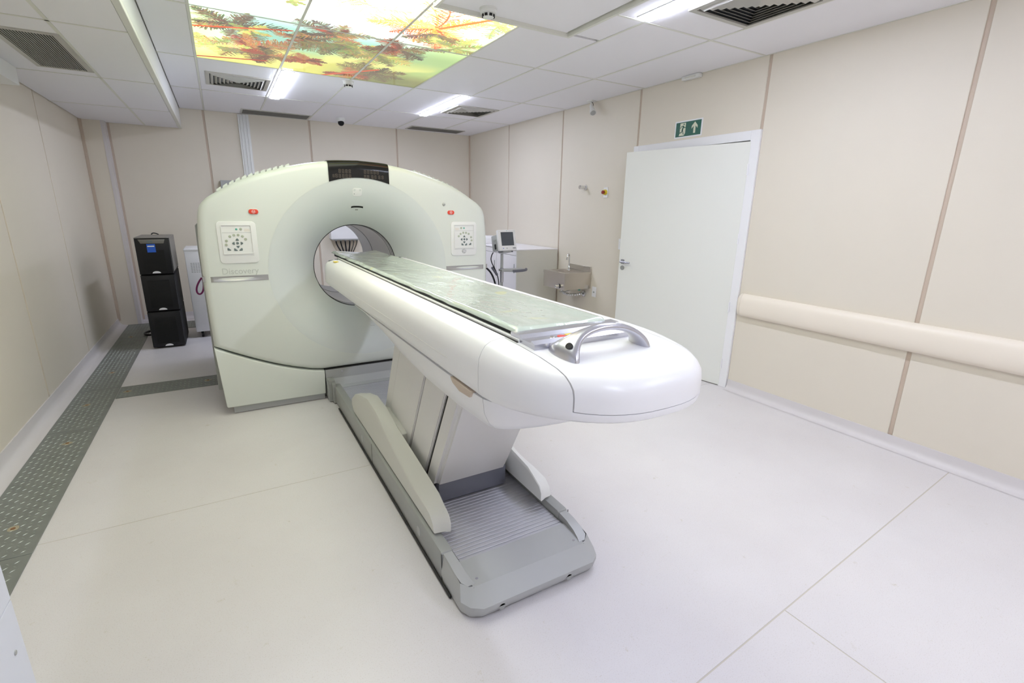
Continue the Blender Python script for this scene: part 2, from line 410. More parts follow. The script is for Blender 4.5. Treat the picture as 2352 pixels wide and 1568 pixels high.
# ------------------------------------------------------------------ backlit picture
def art_image():
    X0, X1, Y0, Y1 = -0.02, 1.913, 1.40, 5.355; D = 380
    W, H = int((X1-X0)*D), int((Y1-Y0)*D)
    yy, xx = np.mgrid[0:H, 0:W]; wx = X0 + xx/D; wy = Y0 + yy/D
    def lerp(a, b, t): return a*(1-t[..., None]) + b*t[..., None]
    def sm(a, b, t): t = np.clip((t-a)/(b-a), 0, 1); return t*t*(3-2*t)
    def nz(s, seed):
        r = np.random.RandomState(seed); gw, gh = int((X1-X0)*s)+3, int((Y1-Y0)*s)+3; G = r.rand(gh, gw)
        fx, fy = (wx-X0)*s, (wy-Y0)*s; ix, iy = fx.astype(int), fy.astype(int); tx, ty = fx-ix, fy-iy
        tx = tx*tx*(3-2*tx); ty = ty*ty*(3-2*ty)
        return (G[iy, ix]*(1-tx)+G[iy, ix+1]*tx)*(1-ty) + (G[iy+1, ix]*(1-tx)+G[iy+1, ix+1]*tx)*ty
    n = 0.5*nz(1.6, 1) + 0.3*nz(4, 2) + 0.2*nz(9, 3)
    white = np.array([1.0, 1.0, 0.98]); cyan = np.array([0.62, 0.86, 0.80]); yel = np.array([0.95, 0.88, 0.42])
    img = np.ones((H, W, 3))*white
    img = lerp(img, cyan, sm(3.75, 4.3, wy + 0.35*(n-0.5))*0.9)
    img = lerp(img, yel, sm(4.45, 4.95, wy + 0.6*(n-0.5))*0.9)
    left = sm(0.35, 0.0, wx)*sm(3.9, 4.4, wy)
    img = lerp(img, np.array([0.93, 0.98, 0.55]), left*0.8)
    rg = sm(1.2, 1.7, wx + 0.3*(n-.5))*sm(3.3, 3.8, wy)
    img = lerp(img, np.array([0.72, 0.80, 0.52]), rg*0.85)
    cl = sm(0.5, 0.62, n)*sm(4.4, 4.8, wy)
    img = lerp(img, np.array([1.0, 0.95, 0.60]), cl*0.8)
    dk = sm(0.9, 1.3, wx)*sm(4.75, 5.2, wy + .25*(n-.5))
    img = lerp(img, np.array([0.46, 0.46, 0.28]), dk*0.85)
    r = np.random.RandomState(11)
    def stroke(p, q, c, wd, al=0.9):
        L = math.hypot(q[0]-p[0], q[1]-p[1]); k = max(2, int(L*D*1.5)); t = np.linspace(0, 1, k)
        xs = ((p[0]+(q[0]-p[0])*t) - X0)*D; ysv = ((p[1]+(q[1]-p[1])*t) - Y0)*D
        R = max(1, int(math.ceil(wd*D/2)))
        for dx in range(-R, R+1):
            for dy in range(-R, R+1):
                if dx*dx+dy*dy > (wd*D/2+.5)**2: continue
                a = (xs+dx).astype(int); b = (ysv+dy).astype(int); ok = (a >= 0)&(a < W)&(b >= 0)&(b < H)
                img[b[ok], a[ok]] = img[b[ok], a[ok]]*(1-al) + np.array(c)*al
    def palm(cx, cy, L, cols, nf=11, dens=34, a0=0.0, spread=2*PI, lw=0.0045):
        for k in range(nf):
            a = a0 + spread*(k+r.rand()*.6)/nf; Lk = L*(0.7+.8*r.rand()); c = cols[r.randint(len(cols))]
            bend = (r.rand()-.5)*2.2; p = (cx, cy)
            for s in range(dens):
                t = s/dens; aa = a + bend*t; q = (p[0]+math.cos(aa)*Lk/dens, p[1]+math.sin(aa)*Lk/dens)
                cc = [min(1, max(0, v*(0.75+.5*r.rand()))) for v in c]
                stroke(p, q, c, 0.010*(1-t)+.004)
                ll = Lk*0.26*math.sin(PI*min(1, t*.9+.12))*(.5+.8*r.rand())
                for sd in (-1, 1):
                    b = aa + sd*(0.75+.4*r.rand()); stroke(q, (q[0]+math.cos(b)*ll, q[1]+math.sin(b)*ll), cc, lw, 0.8)
                p = q
    OR = [(.93, .50, .22), (.80, .30, .17), (.95, .68, .35)]; RD = [(.62, .28, .20), (.42, .24, .18), (.74, .48, .30)]
    BK = [(.34, .29, .24), (.42, .34, .26), (.52, .45, .28)]; OL = [(.62, .60, .34), (.50, .50, .30), (.84, .76, .42)]
    PA = [(.98, .86, .55), (.95, .75, .40), (.90, .90, .60)]
    palm(1.02, 3.45, .30, PA, 10); palm(1.80, 3.30, .22, OL, 8); palm(.55, 3.62, .10, OL, 6)
    palm(1.45, 3.60, .34, OR, 13); palm(1.50, 3.70, .24, BK, 7, a0=.3, spread=2.4)
    stroke((1.48, 3.58), (1.75, 3.18), (.85, .32, .15), .030)
    palm(.22, 4.30, .26, BK, 12); palm(.34, 4.36, .16, OL, 7)
    palm(.34, 4.76, .30, RD, 13); palm(.50, 4.95, .24, BK+RD, 10); palm(.12, 4.9, .22, OL, 8)
    palm(.80, 4.93, .17, RD, 10); palm(.70, 4.36, .17, RD+BK, 9); palm(.88, 4.12, .24, BK+RD, 12); palm(.95, 4.32, .34, OL+BK, 12, a0=.2, spread=2.6)
    palm(1.10, 4.36, .26, OL, 9); palm(1.38, 4.20, .24, RD+BK, 11); palm(1.25, 4.42, .30, OL, 8, a0=-.4, spread=2.4)
    palm(1.36, 5.02, .26, BK, 12); palm(1.2, 5.2, .18, RD, 8); palm(1.74, 3.92, .22, OL, 7)
    stroke((-.02, 4.47), (.60, 4.20), (.80, .28, .12), .022); stroke((-.02, 5.30), (.50, 5.14), (.75, .22, .10), .03)
    stroke((1.0, 5.35), (1.40, 4.88), (.88, .34, .2), .032)
    for k in range(4): palm(.2+.5*k, 2.3+.3*(k % 2), .3, OL+OR, 9)
    img = np.clip(img, 0, 1); lin = np.where(img < .04045, img/12.92, ((img+.055)/1.055)**2.4)
    gain = 1.0 + 3.5*sm(4.35, 3.15, wy) + 1.6*sm(.5, .0, wx)*sm(5.4, 4.9, wy)
    lin = lin / (2**0.74) * gain[..., None] * np.array([0.92, 1.0, 0.90])
    im = bpy.data.images.new('palm_picture', W, H, float_buffer=True); im.colorspace_settings.name = 'Non-Color'
    px = np.ones((H, W, 4), dtype=np.float32); px[..., :3] = lin
    im.pixels.foreach_set(px.ravel()); im.pack()
    return im, (X0, X1, Y0, Y1)
im, (AX0, AX1, AY0, AY1) = art_image()
am = bpy.data.materials.new('backlit_palm_print'); am.use_nodes = True; nt = am.node_tree
bs = nt.nodes['Principled BSDF']; ti = nt.nodes.new('ShaderNodeTexImage'); ti.image = im
nt.links.new(ti.outputs[0], bs.inputs['Emission Color']); bs.inputs['Emission Strength'].default_value = ART_STRENGTH
bs.inputs['Base Color'].default_value = (0.05, 0.05, 0.05, 1); bs.inputs['Roughness'].default_value = 0.08
art = thing('ceiling_picture', (0.95, 4.2, ZC), 'backlit ceiling picture of palm trees in gridded glowing panels', 'light panel')
def art_panel(x0, x1, y0, y1):
    g = 0.010; bm = bx(x0+g, x1-g, y0+g, y1-g, ZC+.001, ZC+.012)
    uv = bm.loops.layers.uv.new('UVMap')
    for f in bm.faces:
        for l in f.loops: l[uv].uv = ((l.vert.co.x-AX0)/(AX1-AX0), (l.vert.co.y-AY0)/(AY1-AY0))
    mk('picture_panel', bm, am, art, smooth=0)
for x0, x1 in ((-.02, .63), (.63, 1.272)):
    for y0, y1 in ((4.03, 5.355), (2.72, 4.03), (1.40, 2.72)): art_panel(x0, x1, y0, y1)
art_panel(1.272, 1.913, 4.03, 5.355); art_panel(1.272, 1.913, 3.175, 4.03)

# ------------------------------------------------------------------ linear LED lamps
def led(x, y0, y1, label, z=ZC):
    t = thing('linear_light', (x, (y0+y1)/2, z), label, 'light', 'linear LED ceiling lights')
    mk('light_housing', bx(x-.056, x+.056, y0-.006, y1+.006, z-.006, z+.01), 'frame', t, smooth=0)
    bm = NB(); prism(bm, rrect(x-.048, x+.048, y0, y1, .02), 'z', z-.016, z-.006); mk('diffuser', bm, 'led', t, smooth=30)
led(.705, 5.39, 6.74, 'left linear ceiling light, at the lower edge of the palm picture')
led(2.51, 5.41, 6.75, 'linear ceiling light between palm picture and square air diffuser')
led(2.515, 1.36, 2.67, 'linear ceiling light at top edge beside the large near diffuser')
led(.705, -1.40, -.10, 'linear ceiling light behind the camera on the left')
led(2.515, -1.25, 0.05, 'linear ceiling light behind the camera on the right')

# ------------------------------------------------------------------ door
dr = struct('door_1', merge(bx(XR-.018, XR+.165, 2.66, 2.745, 0, 2.225, .002, 1), bx(XR-.018, XR+.165, 4.03, 4.107, 0, 2.225, .002, 1), bx(XR-.018, XR+.165, 2.7455, 4.0295, 2.15, 2.225, .002, 1)), 'frame', label='white door frame in the right wall')
hy, hx = 2.735, XR-.02; fx, fy = 3.636, 3.961
L = math.hypot(fx-hx, fy-hy); dv = Vector(((fx-hx)/L, (fy-hy)/L, 0)); nv = Vector((-dv.y, dv.x, 0))
if nv.x > 0: nv = -nv      # room side
def dpt(s, n, z): p = Vector((hx, hy, z)) + dv*s + nv*n; return (p.x, p.y, p.z)
def dbox(s0, s1, n0, n1, z0, z1, bev=0):
    bm = NB(); box(bm, s0, s1, n0, n1, z0, z1)
    if bev: bmesh.ops.bevel(bm, geom=list(bm.edges), offset=bev, segments=2, affect='EDGES')
    for v in bm.verts: v.co = Vector(dpt(*v.co))
    return bm
leaf = mk('door_leaf', dbox(0, L, -.04, 0, .008, 2.14, .002), 'door', dr)
hd = merge(dbox(L-.072, L-.028, 0, .008, 1.028, 1.072, .003), tb([dpt(L-.05, .005, 1.05), dpt(L-.05, .045, 1.05), dpt(L-.07, .052, 1.05), dpt(L-.17, .05, 1.047)], .010, 10))
mk('door_handle', hd, 'silver', leaf, label='silver lever handle')
b = NB(); cyl(b, (0, 0, 0), .024, .006, 'y', 20)
for v in b.verts: v.co = Vector(dpt(L-.05 + v.co.x, v.co.y, .985+v.co.z))
mk('keyhole_plate', b, 'greyp', leaf, label='round keyhole plate')
for z in (.22, .75, 1.35, 1.92): mk('hinge', tb([dpt(-.004, .006, z-.045), dpt(-.004, .006, z+.045)], .006, 8), 'frame', leaf)

# ------------------------------------------------------------------ wall guard
gp = [(0.0, .888), (.022, .892), (.045, .878), (.060, .852), (.066, .80), (.062, .75), (.048, .712), (.022, .697), (0, .70)]
t = thing('wall_guard', (XR, 1.5, .79), 'long cream bumper rail on the right wall beside the door', 'handrail')
mk('guard_rail', pr([(XR-a, b) for a, b in catmull(gp, 3)], 'y', YF+.01, 2.60), 'guard', t, smooth=50)
bm = NB(); ring = catmull(gp, 3)
loft(bm, [[(XR-a, 2.602, b) for a, b in ring], [(XR-a*.97, 2.625, .795+(b-.795)*.97) for a, b in ring], [(XR-a*.6, 2.645, .795+(b-.795)*.8) for a, b in ring]])
mk('end_cap', bm, 'guard', t, smooth=60)

# ------------------------------------------------------------------ exit sign
t = thing('exit_sign', (XR, 3.42, 2.32), 'green and cream emergency exit sign above the door', 'sign')
ey, ez, ew, eh = 3.42, 2.32, .318, .150
mk('sign_border', bx(XR-.004, XR, ey-ew/2, ey+ew/2, ez-eh/2, ez+eh/2), 'frame', t, smooth=0)
mk('sign_face', bx(XR-.006, XR-.003, ey-ew/2+.014, ey+ew/2-.014, ez-eh/2+.012, ez+eh/2-.012), 'exitg', t, smooth=0)
def sg(pts, m, d, nm):     # pts u right (as seen), v up, metres from the centre
    bm = NB(); prism(bm, [(ey-u, ez+v) for u, v in pts], 'x', XR-.006-d, XR-.0055); mk(nm, bm, m, t, smooth=0)
sg([(.075, .052), (.108, .018), (.108, -.006), (.086, .018), (.086, -.045), (.064, -.045), (.064, .018), (.042, -.006), (.042, .018)], 'exitp', .001, 'arrow')
sg([(-.095, .055), (-.03, .055), (-.03, -.035), (-.045, -.055), (-.103, -.055), (-.095, -.03)], 'exitp', .001, 'doorway_symbol')
man = NB()
def limb(p, w):
    for a, b_ in zip(p, p[1:]):
        a, b_ = Vector(a), Vector(b_); d = (b_-a).normalized(); n_ = Vector((-d.y, d.x))*w/2
        q = [a+n_-d*w*.3, a-n_-d*w*.3, b_-n_+d*w*.3, b_+n_+d*w*.3]
        prism(man, [(ey-k.x, ez+k.y) for k in q], 'x', XR-.008, XR-.0065)
limb([(-.055, .026), (-.066, -.008)], .014); limb([(-.058, .028), (-.078, .026), (-.090, .010)], .006); limb([(-.054, .026), (-.044, .012), (-.030, .014)], .006)
limb([(-.066, -.006), (-.075, -.026), (-.096, -.030)], .008); limb([(-.064, -.006), (-.056, -.028), (-.050, -.044)], .007)
prism(man, [(ey+.050-.007*math.cos(a), ez+.043+.007*math.sin(a)) for a in [2*PI*k/12 for k in range(12)]], 'x', XR-.008, XR-.0065)
mk('running_figure_symbol', man, 'exitg', t, smooth=0)

# ------------------------------------------------------------------ ceiling diffusers, slots, detectors
def diffuser(cx, cy, w, label):
    t = thing('air_diffuser', (cx, cy, ZC), label, 'vent', 'square ceiling air diffusers')
    bm = NB(); h = w/2
    def ringf(a, z0, b, z1):      # sloped square ring
        A = [(cx-a, cy-a, z0), (cx+a, cy-a, z0), (cx+a, cy+a, z0), (cx-a, cy+a, z0)]; B = [(cx-b, cy-b, z1), (cx+b, cy-b, z1), (cx+b, cy+b, z1), (cx-b, cy+b, z1)]
        return A, B
    A, B = ringf(h, ZC-.012, h-.035, ZC-.012); A0, _ = ringf(h, ZC, h, ZC); B0, _ = ringf(h-.035, ZC-.003, 0, 0)
    loft(bm, [A0, A, B, B0], False, False); mk('frame', bm, 'vent', t, smooth=0)
    mk('backing', bx(cx-h+.03, cx+h-.03, cy-h+.03, cy+h-.03, ZC-.004, ZC-.001), 'ventd', t, smooth=0)
    n = 7
    for k in range(n):
        a = (h-.045)*(1-k/n)
        bm = NB(); o1, i1 = ringf(a, ZC-.004, a-.022, ZC-.020)
        o2 = [(p[0], p[1], p[2]+.002) for p in o1]; i2 = [(p[0], p[1], p[2]+.002) for p in i1]
        loft(bm, [o1, i1, i2, o2], False, False); mk('louvre_ring', bm, 'vent', t, smooth=0)
diffuser(.315, 6.10, .56, 'square air diffuser left of the left linear light')
diffuser(2.92, 6.145, .56, 'small square air diffuser right of the middle linear light')
diffuser(2.915, 2.14, .56, 'large near square air diffuser at the top edge')
def slot(x0, x1, y0, y1, label):
    t = thing('slot_vent', ((x0+x1)/2, (y0+y1)/2, ZC), label, 'vent', 'long slot vents along the back wall')
    bm = NB()
    for a in ((x0, x1, y0, y0+.02), (x0, x1, y1-.02, y1), (x0, x0+.02, y0+.02, y1-.02), (x1-.02, x1, y0+.02, y1-.02)): box(bm, *a, ZC-.008, ZC)
    mk('frame', bm, 'vent', t, smooth=0)
    mk('backing', bx(x0+.015, x1-.015, y0+.015, y1-.015, ZC-.003, ZC-.001), 'ventg', t, smooth=0)
    n = 9; me = None
    for k in range(n):
        y = y0+.03+(y1-y0-.06)*k/(n-1)
        if me is None: o = mk('slat', bx(x0+.02, x1-.02, y-.004, y+.004, ZC-.007, ZC-.003), 'ventg', t, smooth=0); me = o.data; yb = y
        else: piece('slat', me, None, t, (0, y-yb, 0))
slot(.40, 1.26, 7.72, 8.09, 'long slot vent above the white conduit')
slot(2.69, 3.58, 7.70, 8.04, 'long slot vent near the far right corner')
# return grille in soffit
t = thing('return_grille', (-.86, 4.65, ZS), 'large rectangular return air grille in the lowered ceiling', 'vent')
x0, x1, y0, y1 = -1.035, -.695, 4.15, 5.14
x0 = -1.02; bm = NB()
for a in ((x0, x1, y0, y0+.03), (x0, x1, y1-.03, y1), (x0, x0+.03, y0+.03, y1-.03), (x1-.035, x1, y0+.03, y1-.03)): box(bm, *a, ZS-.008, ZS)
mk('frame', bm, 'vent', t, smooth=0); mk('backing', bx(x0+.02, x1-.02, y0+.02, y1-.02, ZS-.003, ZS-.001), 'ventd', t, smooth=0)
me = None
for k in range(19):
    x = x0+.04+(x1-x0-.085)*k/18
    if me is None: o = mk('slat', pr([(x-.004, ZS-.003), (x+.001, ZS-.003), (x+.005, ZS-.009), (x, ZS-.009)], 'y', y0+.03, y1-.03), 'vent', t, smooth=0); me = o.data; xb = x
    else: piece('slat', me, None, t, (x-xb, 0, 0))

def smoke(c, s, label):
    t = thing('smoke_detector', (c[0], c[1], ZC), label, 'smoke detector', 'round white smoke detectors')
    mk('base', lathe((c[0], c[1], ZC), [(0, 0), (.055*s, 0), (.055*s, -.014*s), (0, -.014*s)]), 'white', t)
    mk('head', lathe((c[0], c[1], ZC), [(0, -.014*s), (.052*s, -.014*s), (.050*s, -.032*s), (.038*s, -.036*s), (.034*s, -.052*s), (.02*s, -.060*s), (0, -.060*s)]), 'white', t)
    for k in range(8):
        a = 2*PI*k/8 + math.atan2(-c[1], -c[0]) - .39
        p = (c[0]+.0365*s*math.cos(a), c[1]+.0365*s*math.sin(a)); b = NB(); box(b, -.003, .004, -.009*s, .009*s, -.008*s, .006*s)
        bmesh.ops.rotate(b, cent=(0,0,0), matrix=Matrix.Rotation(a, 3, 'Z'), verts=b.verts); bmesh.ops.translate(b, vec=(p[0], p[1], ZC-.044*s), verts=b.verts)
        mk('sensor_slot', b, 'black', t, smooth=0)
smoke((1.592, 3.07), 1.0, 'large near smoke detector beside the palm picture corner')
smoke((1.262, 5.46), 1.0, 'small far smoke detector at the lower edge of palm picture')
t = thing('dome_camera', (1.635, 7.68, ZC), 'small white dome security camera by the back wall', 'security camera')
mk('housing', lathe((1.635, 7.68, ZC), [(0, 0), (.06, 0), (.06, -.02), (.05, -.05), (0, -.05)]), 'white', t)
mk('lens_ball', sphere((1.635, 7.665, ZC-.065), .042), 'blackm', t)
t = thing('ceiling_sensor', (3.80, 4.79, ZC), 'white tilted cone-shaped speaker hanging at the right ceiling edge', 'speaker')
mk('base', cy((3.80, 4.79, ZC-.012), .052, .012), 'white', t)
mk('stem', tb([(3.80, 4.79, ZC-.01), (3.80, 4.785, ZC-.05), (3.79, 4.77, ZC-.065)], .008), 'white', t)
mk('cable', tb(bez([(3.812, 4.79, ZC-.012), (3.84, 4.78, ZC-.03), (3.815, 4.775, ZC-.075)]), .003, 6), 'black', t)
mk('cone_head', tb([(3.795, 4.775, ZC-.055), (3.788, 4.755, ZC-.085), (3.775, 4.72, ZC-.125), (3.770, 4.705, ZC-.142)], [.020, .022, .034, .037], 20), 'white', t)
mk('cone_mouth', tb([(3.7705, 4.7055, ZC-.1415), (3.7693, 4.703, ZC-.1445)], .030, 20), 'greyl', t)
t = thing('emergency_light', (XR-.03, 3.42, ZC), 'slim white emergency light at ceiling edge above exit sign', 'light')
mk('body', bx(XR-.05, XR-.001, 3.32, 3.52, ZC-.035, ZC-.001, .008), 'white', t)
mk('lens', bx(XR-.054, XR-.048, 3.36, 3.48, ZC-.028, ZC-.012, .002, 1), 'bar', t)

# wall devices
t = thing('emergency_stop', (XR, 4.525, 1.77), 'red and yellow emergency stop button on a white wall plate', 'button')
mk('wall_plate', bx(XR-.008, XR, 4.487, 4.563, 1.712, 1.828, .003, 1), 'frame', t)
mk('collar', lathe((XR-.008, 4.525, 1.772), [(0, 0), (.030, 0), (.028, -.022), (0, -.022)], axis='x'), 'yellow', t)
mk('mushroom_head', lathe((XR-.030, 4.525, 1.772), [(0, 0), (.014, 0), (.020, -.012), (.020, -.026), (.010, -.034), (0, -.035)], axis='x'), 'redd', t)
t = thing('gas_outlet', (XR, 4.90, 1.835), 'chrome tubular wall outlet left of the emergency stop', 'outlet')
mk('flange', lathe((XR, 4.90, 1.835), [(0, 0), (.034, 0), (.030, -.012), (0, -.012)], axis='x'), 'chrome', t)
mk('barrel', lathe((XR-.01, 4.90, 1.835), [(0, 0), (.017, 0), (.017, -.03), (.022, -.034), (.024, -.085), (.020, -.09), (0, -.09)], axis='x'), 'chrome', t)
t = thing('light_switch', (XR, 4.24, 1.205), 'white light switch plate partly hidden by the door edge', 'switch')
mk('wall_plate', bx(XR-.008, XR, 4.165, 4.250, 1.145, 1.265, .003, 1), 'frame', t)
mk('rocker', bx(XR-.012, XR-.006, 4.19, 4.225, 1.175, 1.235, .002, 1), 'white', t)
t = thing('wall_socket', (XR, 4.625, .60), 'white socket plate right of the steel sink', 'socket')
mk('wall_plate', bx(XR-.008, XR, 4.588, 4.665, .537, .664, .003, 1), 'frame', t)
mk('socket_holes', bx(XR-.0095, XR-.007, 4.612, 4.642, .588, .606), 'greyl', t)
t = thing('wall_conduit', (.43, YB, 1.4), 'white ribbed vertical cable conduit on the back wall', 'conduit')
mk('cover', bx(.365, .50, YB-.03, YB, .1, ZC-.01), 'white', t)
for x in (.385, .425, .465): mk('rib', bx(x, x+.018, YB-.042, YB-.028, .1, ZC-.01, .003, 1), 'white', t)
mk('junction_box', bx(.06, .36, YB-.12, YB, 1.55, 1.885), 'greyl', thing('wall_box', (.2, YB, 1.7), 'grey box on back wall showing behind the scanner top left', 'box'))

# electrical box seen through the bore
t = thing('electrical_box', (1.67, YB, 1.2), 'white wall box with black cables seen through the scanner bore', 'box')
mk('enclosure', bx(1.44, 1.90, YB-.16, YB, 1.075, 1.55, .004, 1), 'frame', t)
mk('gland_plate', bx(1.45, 1.89, YB-.15, YB-.02, 1.06, 1.076), 'greyl', t)
mk('cable_tray', pr([(1.47, 1.05), (1.87, 1.05), (1.76, .70), (1.60, .70)], 'y', YB-.05, YB), 'trunkb', t)
for k, x in enumerate((1.52, 1.59, 1.66, 1.73, 1.79, 1.84)):
    mk('cable_gland', lathe((x, YB-.09, 1.06), [(0, 0), (.017, 0), (.014, -.02), (0, -.02)], 12), 'greyp', t)
    xe = 1.62 + .022*k
    mk('cable', tb(bez([(x, YB-.09, 1.045), (x, YB-.09, .95), (xe+.01, YB-.085, .86), (xe, YB-.08, .72)], 10), .011 if k < 4 else .006, 8), 'black', t)

# ------------------------------------------------------------------ floor trench plates
tr = thing('trench_cover', (-1.07, 4.0, 0), 'run of dark grey chequer plates in the floor along the left wall', 'floor plate')
def plate(x0, x1, y0, y1):
    p = mk('floor_plate', bx(x0, x1, y0, y1, 0.0, .005, .001, 1), 'plate', tr)
    bm = NB(); nx = int((x1-x0-.03)/.032); ny = int((y1-y0-.03)/.032)
    for i in range(nx):
        for j in range(ny):
            cx, cy_ = x0+.028+.032*i, y0+.028+.032*j
            if cy_ < 1.2: continue
            s = 1 if (i+j) % 2 else -1; d = Vector((1, s*.9, 0)).normalized()*.0125; n_ = Vector((-d.y, d.x, 0))*.17
            a = Vector((cx, cy_, .005)); q = [a-d, a+n_, a+d, a-n_]; tp = a + Vector((0, 0, .0022))
            V = [bm.verts.new(v) for v in q] + [bm.verts.new(tp-d*.4), bm.verts.new(tp+d*.4)]
            bm.faces.new((V[0], V[3], V[4])); bm.faces.new((V[0], V[4], V[1])); bm.faces.new((V[4], V[3], V[5])); bm.faces.new((V[3], V[2], V[5])); bm.faces.new((V[5], V[2], V[1])); bm.faces.new((V[4], V[5], V[1]))
    mk('tread_pattern', bm, 'tread', p, smooth=0, kind='stuff')
for y0, y1 in ((1.325, 2.743), (2.749, 4.280), (4.286, 5.19), (5.196, 7.15), (7.156, 7.98)): plate(-1.222, -.932, y0, y1)
plate(-.928, -.09, 4.885, 5.185); plate(-.928, -.1, 7.45, 7.90); 
for x, y in ((-1.067, 3.02), (-1.065, 4.05), (-1.096, 4.81), (-1.063, 5.69), (-1.10, 7.2), (-.865, 5.03), (-.274, 5.045)):
    b = NB(); prism(b, [(x+.028*(.7+.5*rng.rand())*math.cos(a), y+.028*(.7+.5*rng.rand())*math.sin(a)) for a in [2*PI*k/9 for k in range(9)]], 'z', .005, .0062)
    mk('cement_patch', b, 'stainp', tr, smooth=0); mk('bolt_head', cy((x, y, .0055), .010, .003, n=10), 'rust', tr)

# ================================================================== SCANNER GANTRY
GX, GZ, RY = .977, 1.07, 4.066
RD, RB = .712, .352
def dish_y(r):
    t_ = min(1.0, max(0.0, 1-(r-RB)/(RD-RB))); return RY + .075*t_ + .225*t_**2.3
half = [(0, 1.912), (.25, 1.897), (.5, 1.848), (.8, 1.75), (1.0, 1.642), (1.070, 1.590), (1.105, 1.535), (1.120, 1.45), (1.132, 1.3), (1.135, 1.1), (1.133, .80)]
top = catmull(half, 6)
right = [(x, z) for x, z in top]
seamc = catmull([(1.130, .548), (.95, .455), (.72, .353), (.50, .283), (.378, .262)], 5)
out_r = right + seamc
outline = [(GX+x, z) for x, z in out_r] + [(GX+x, z) for x, z in [(.30, .262), (.2, .262), (.1, .262), (0, .262)]]
lefts = [(GX-x, z) for x, z in ([(.1, .262), (.2, .262), (.30, .262)] + seamc[::-1] + right[::-1][:-1])]
outline = outline + lefts
outline = [p for i, p in enumerate(outline) if i == 0 or math.dist(p, outline[i-1]) > 1e-4]
def inset_pt(p, d):
    v = Vector((p[0]-GX, p[1]-GZ)); l = v.length; v *= (l-d)/l; return (GX+v.x, GZ+v.y)
G = thing('scanner_gantry', (GX, 5.0, 0), 'large white ring-shaped scanner gantry with round bore and black top display', 'scanner')
def ring_at(r, y):
    out = []
    for p in outline:
        v = Vector((p[0]-GX, p[1]-GZ)).normalized()*r; out.append((GX+v.x, y, GZ+v.y))
    return out
def ring_out(d, y, dz=0): return [(q[0], y, q[1]+dz) for q in (inset_pt(p, d) for p in outline)]
bm = NB()
rs = [RB + (RD-RB)*k/16 for k in range(17)]
loft(bm, [ring_at(r, dish_y(r)) for r in rs], False, False)
mk('bore_dish', bm, 'gantry_in', G, smooth=60)
bm = NB()
loft(bm, [ring_at(RD, RY+.001), ring_at(RD+.004, RY), ring_out(.05, RY), ring_out(.026, RY+.006), ring_out(.009, RY+.024), ring_out(.001, RY+.055), ring_out(0, RY+.09), ring_out(0, RY+.42)], False, False)
mk('front_cover', bm, 'gantry', G, smooth=50)
# rear body (full height) and dark seam between
outb = [(GX+x, z) for x, z in right] + [(GX+1.12, z) for z in (.6, .4, .2)] + [(GX+1.10-2.2*k/20, .07) for k in range(21)] + [(GX-1.12, z) for z in (.2, .4, .6)] + [(GX-x, z) for x, z in right[::-1][:-1]]
def ring_b(d, y): return [(q[0], y, q[1]) for q in (inset_pt(p, d) for p in outb)]
def ring_ab(r, y):
    out = []
    for p in outb:
        v = Vector((p[0]-GX, p[1]-GZ)).normalized()*r; out.append((GX+v.x, y, GZ+v.y))
    return out
bm = NB(); loft(bm, [ring_b(.02, RY+.30), ring_b(.02, 4.5), ring_b(.012, 4.5), ring_b(.012, 5.85), ring_b(.06, 5.9), ring_ab(.5, 5.9), ring_ab(RB, 5.56)], False, False)
mk('rear_housing', bm, 'gantry', G, smooth=40)
for a, b_ in ((GX-1.06, GX-.39), (GX+.39, GX+1.06)): mk('kick_plate', bx(a, b_, RY+.035, 5.8, .004, .10), 'greyl', G, smooth=0)
mk('kick_plate', bx(GX-.38, GX+.38, RY+.10, 5.8, .004, .10), 'greyp', G, smooth=0)
# side bulges
for s in (-1, 1):
    pts = [(4.35, .12), (4.35, 1.25), (4.45, 1.42), (5.5, 1.42), (5.6, 1.3), (5.6, .12)]
    xa, xb = GX+s*1.09, GX+s*1.150
    mk('side_panel', pr(pts, 'x', min(xa, xb), max(xa, xb), .012), 'greyp', G)
# lower covers
for s in (-1, 1):
    c = [(GX+s*x, z-.008) for x, z in seamc]
    pts = c + [(GX+s*.385, .056), (GX+s*1.095, .064), (GX+s*1.103, .075)]
    bm = NB(); prism(bm, pts if s > 0 else pts, 'y', RY+.001, RY+.30); bmesh.ops.recalc_face_normals(bm, faces=bm.faces)
    es = [e for e in bm.edges if all(abs(v.co.y-RY-.001) < 1e-5 for v in e.verts)]
    bmesh.ops.bevel(bm, geom=es, offset=.008, segments=3, affect='EDGES', profile=.5)
    mk('lower_cover', bm, 'gantry', G, smooth=50)
# bore liner
def cylring(r, y0, y1, r2=None):
    n = 96; r2 = r2 or r; bm = NB()
    loft(bm, [[(GX+r*math.cos(2*PI*k/n), y0, GZ+r*math.sin(2*PI*k/n)) for k in range(n)], [(GX+r2*math.cos(2*PI*k/n), y1, GZ+r2*math.sin(2*PI*k/n)) for k in range(n)]], False, False)
    return bm
mk('bore_liner', cylring(RB-.004, RY+.302, 5.125), 'liner', G)
mk('rear_bore_liner', cylring(RB-.004, 5.131, 5.56), 'liner2', G)
for y, w_, m_ in ((RY+.303, .006, 'dark'), (RY+.322, .012, 'chrome'), (RY+.345, .005, 'dark'), (RY+.40, .004, 'dark'), (5.125, .005, 'dark'), (5.55, .008, 'greyp')):
    bm = NB(); n = 96; r_ = RB-.0045
    loft(bm, [[(GX+q*math.cos(2*PI*k/n), yy, GZ+q*math.sin(2*PI*k/n)) for k in range(n)] for q, yy in ((r_+.004, y), (r_-.0015, y), (r_-.0015, y+w_), (r_+.004, y+w_))], False, False)
    mk('trim_ring', bm, m_, G)
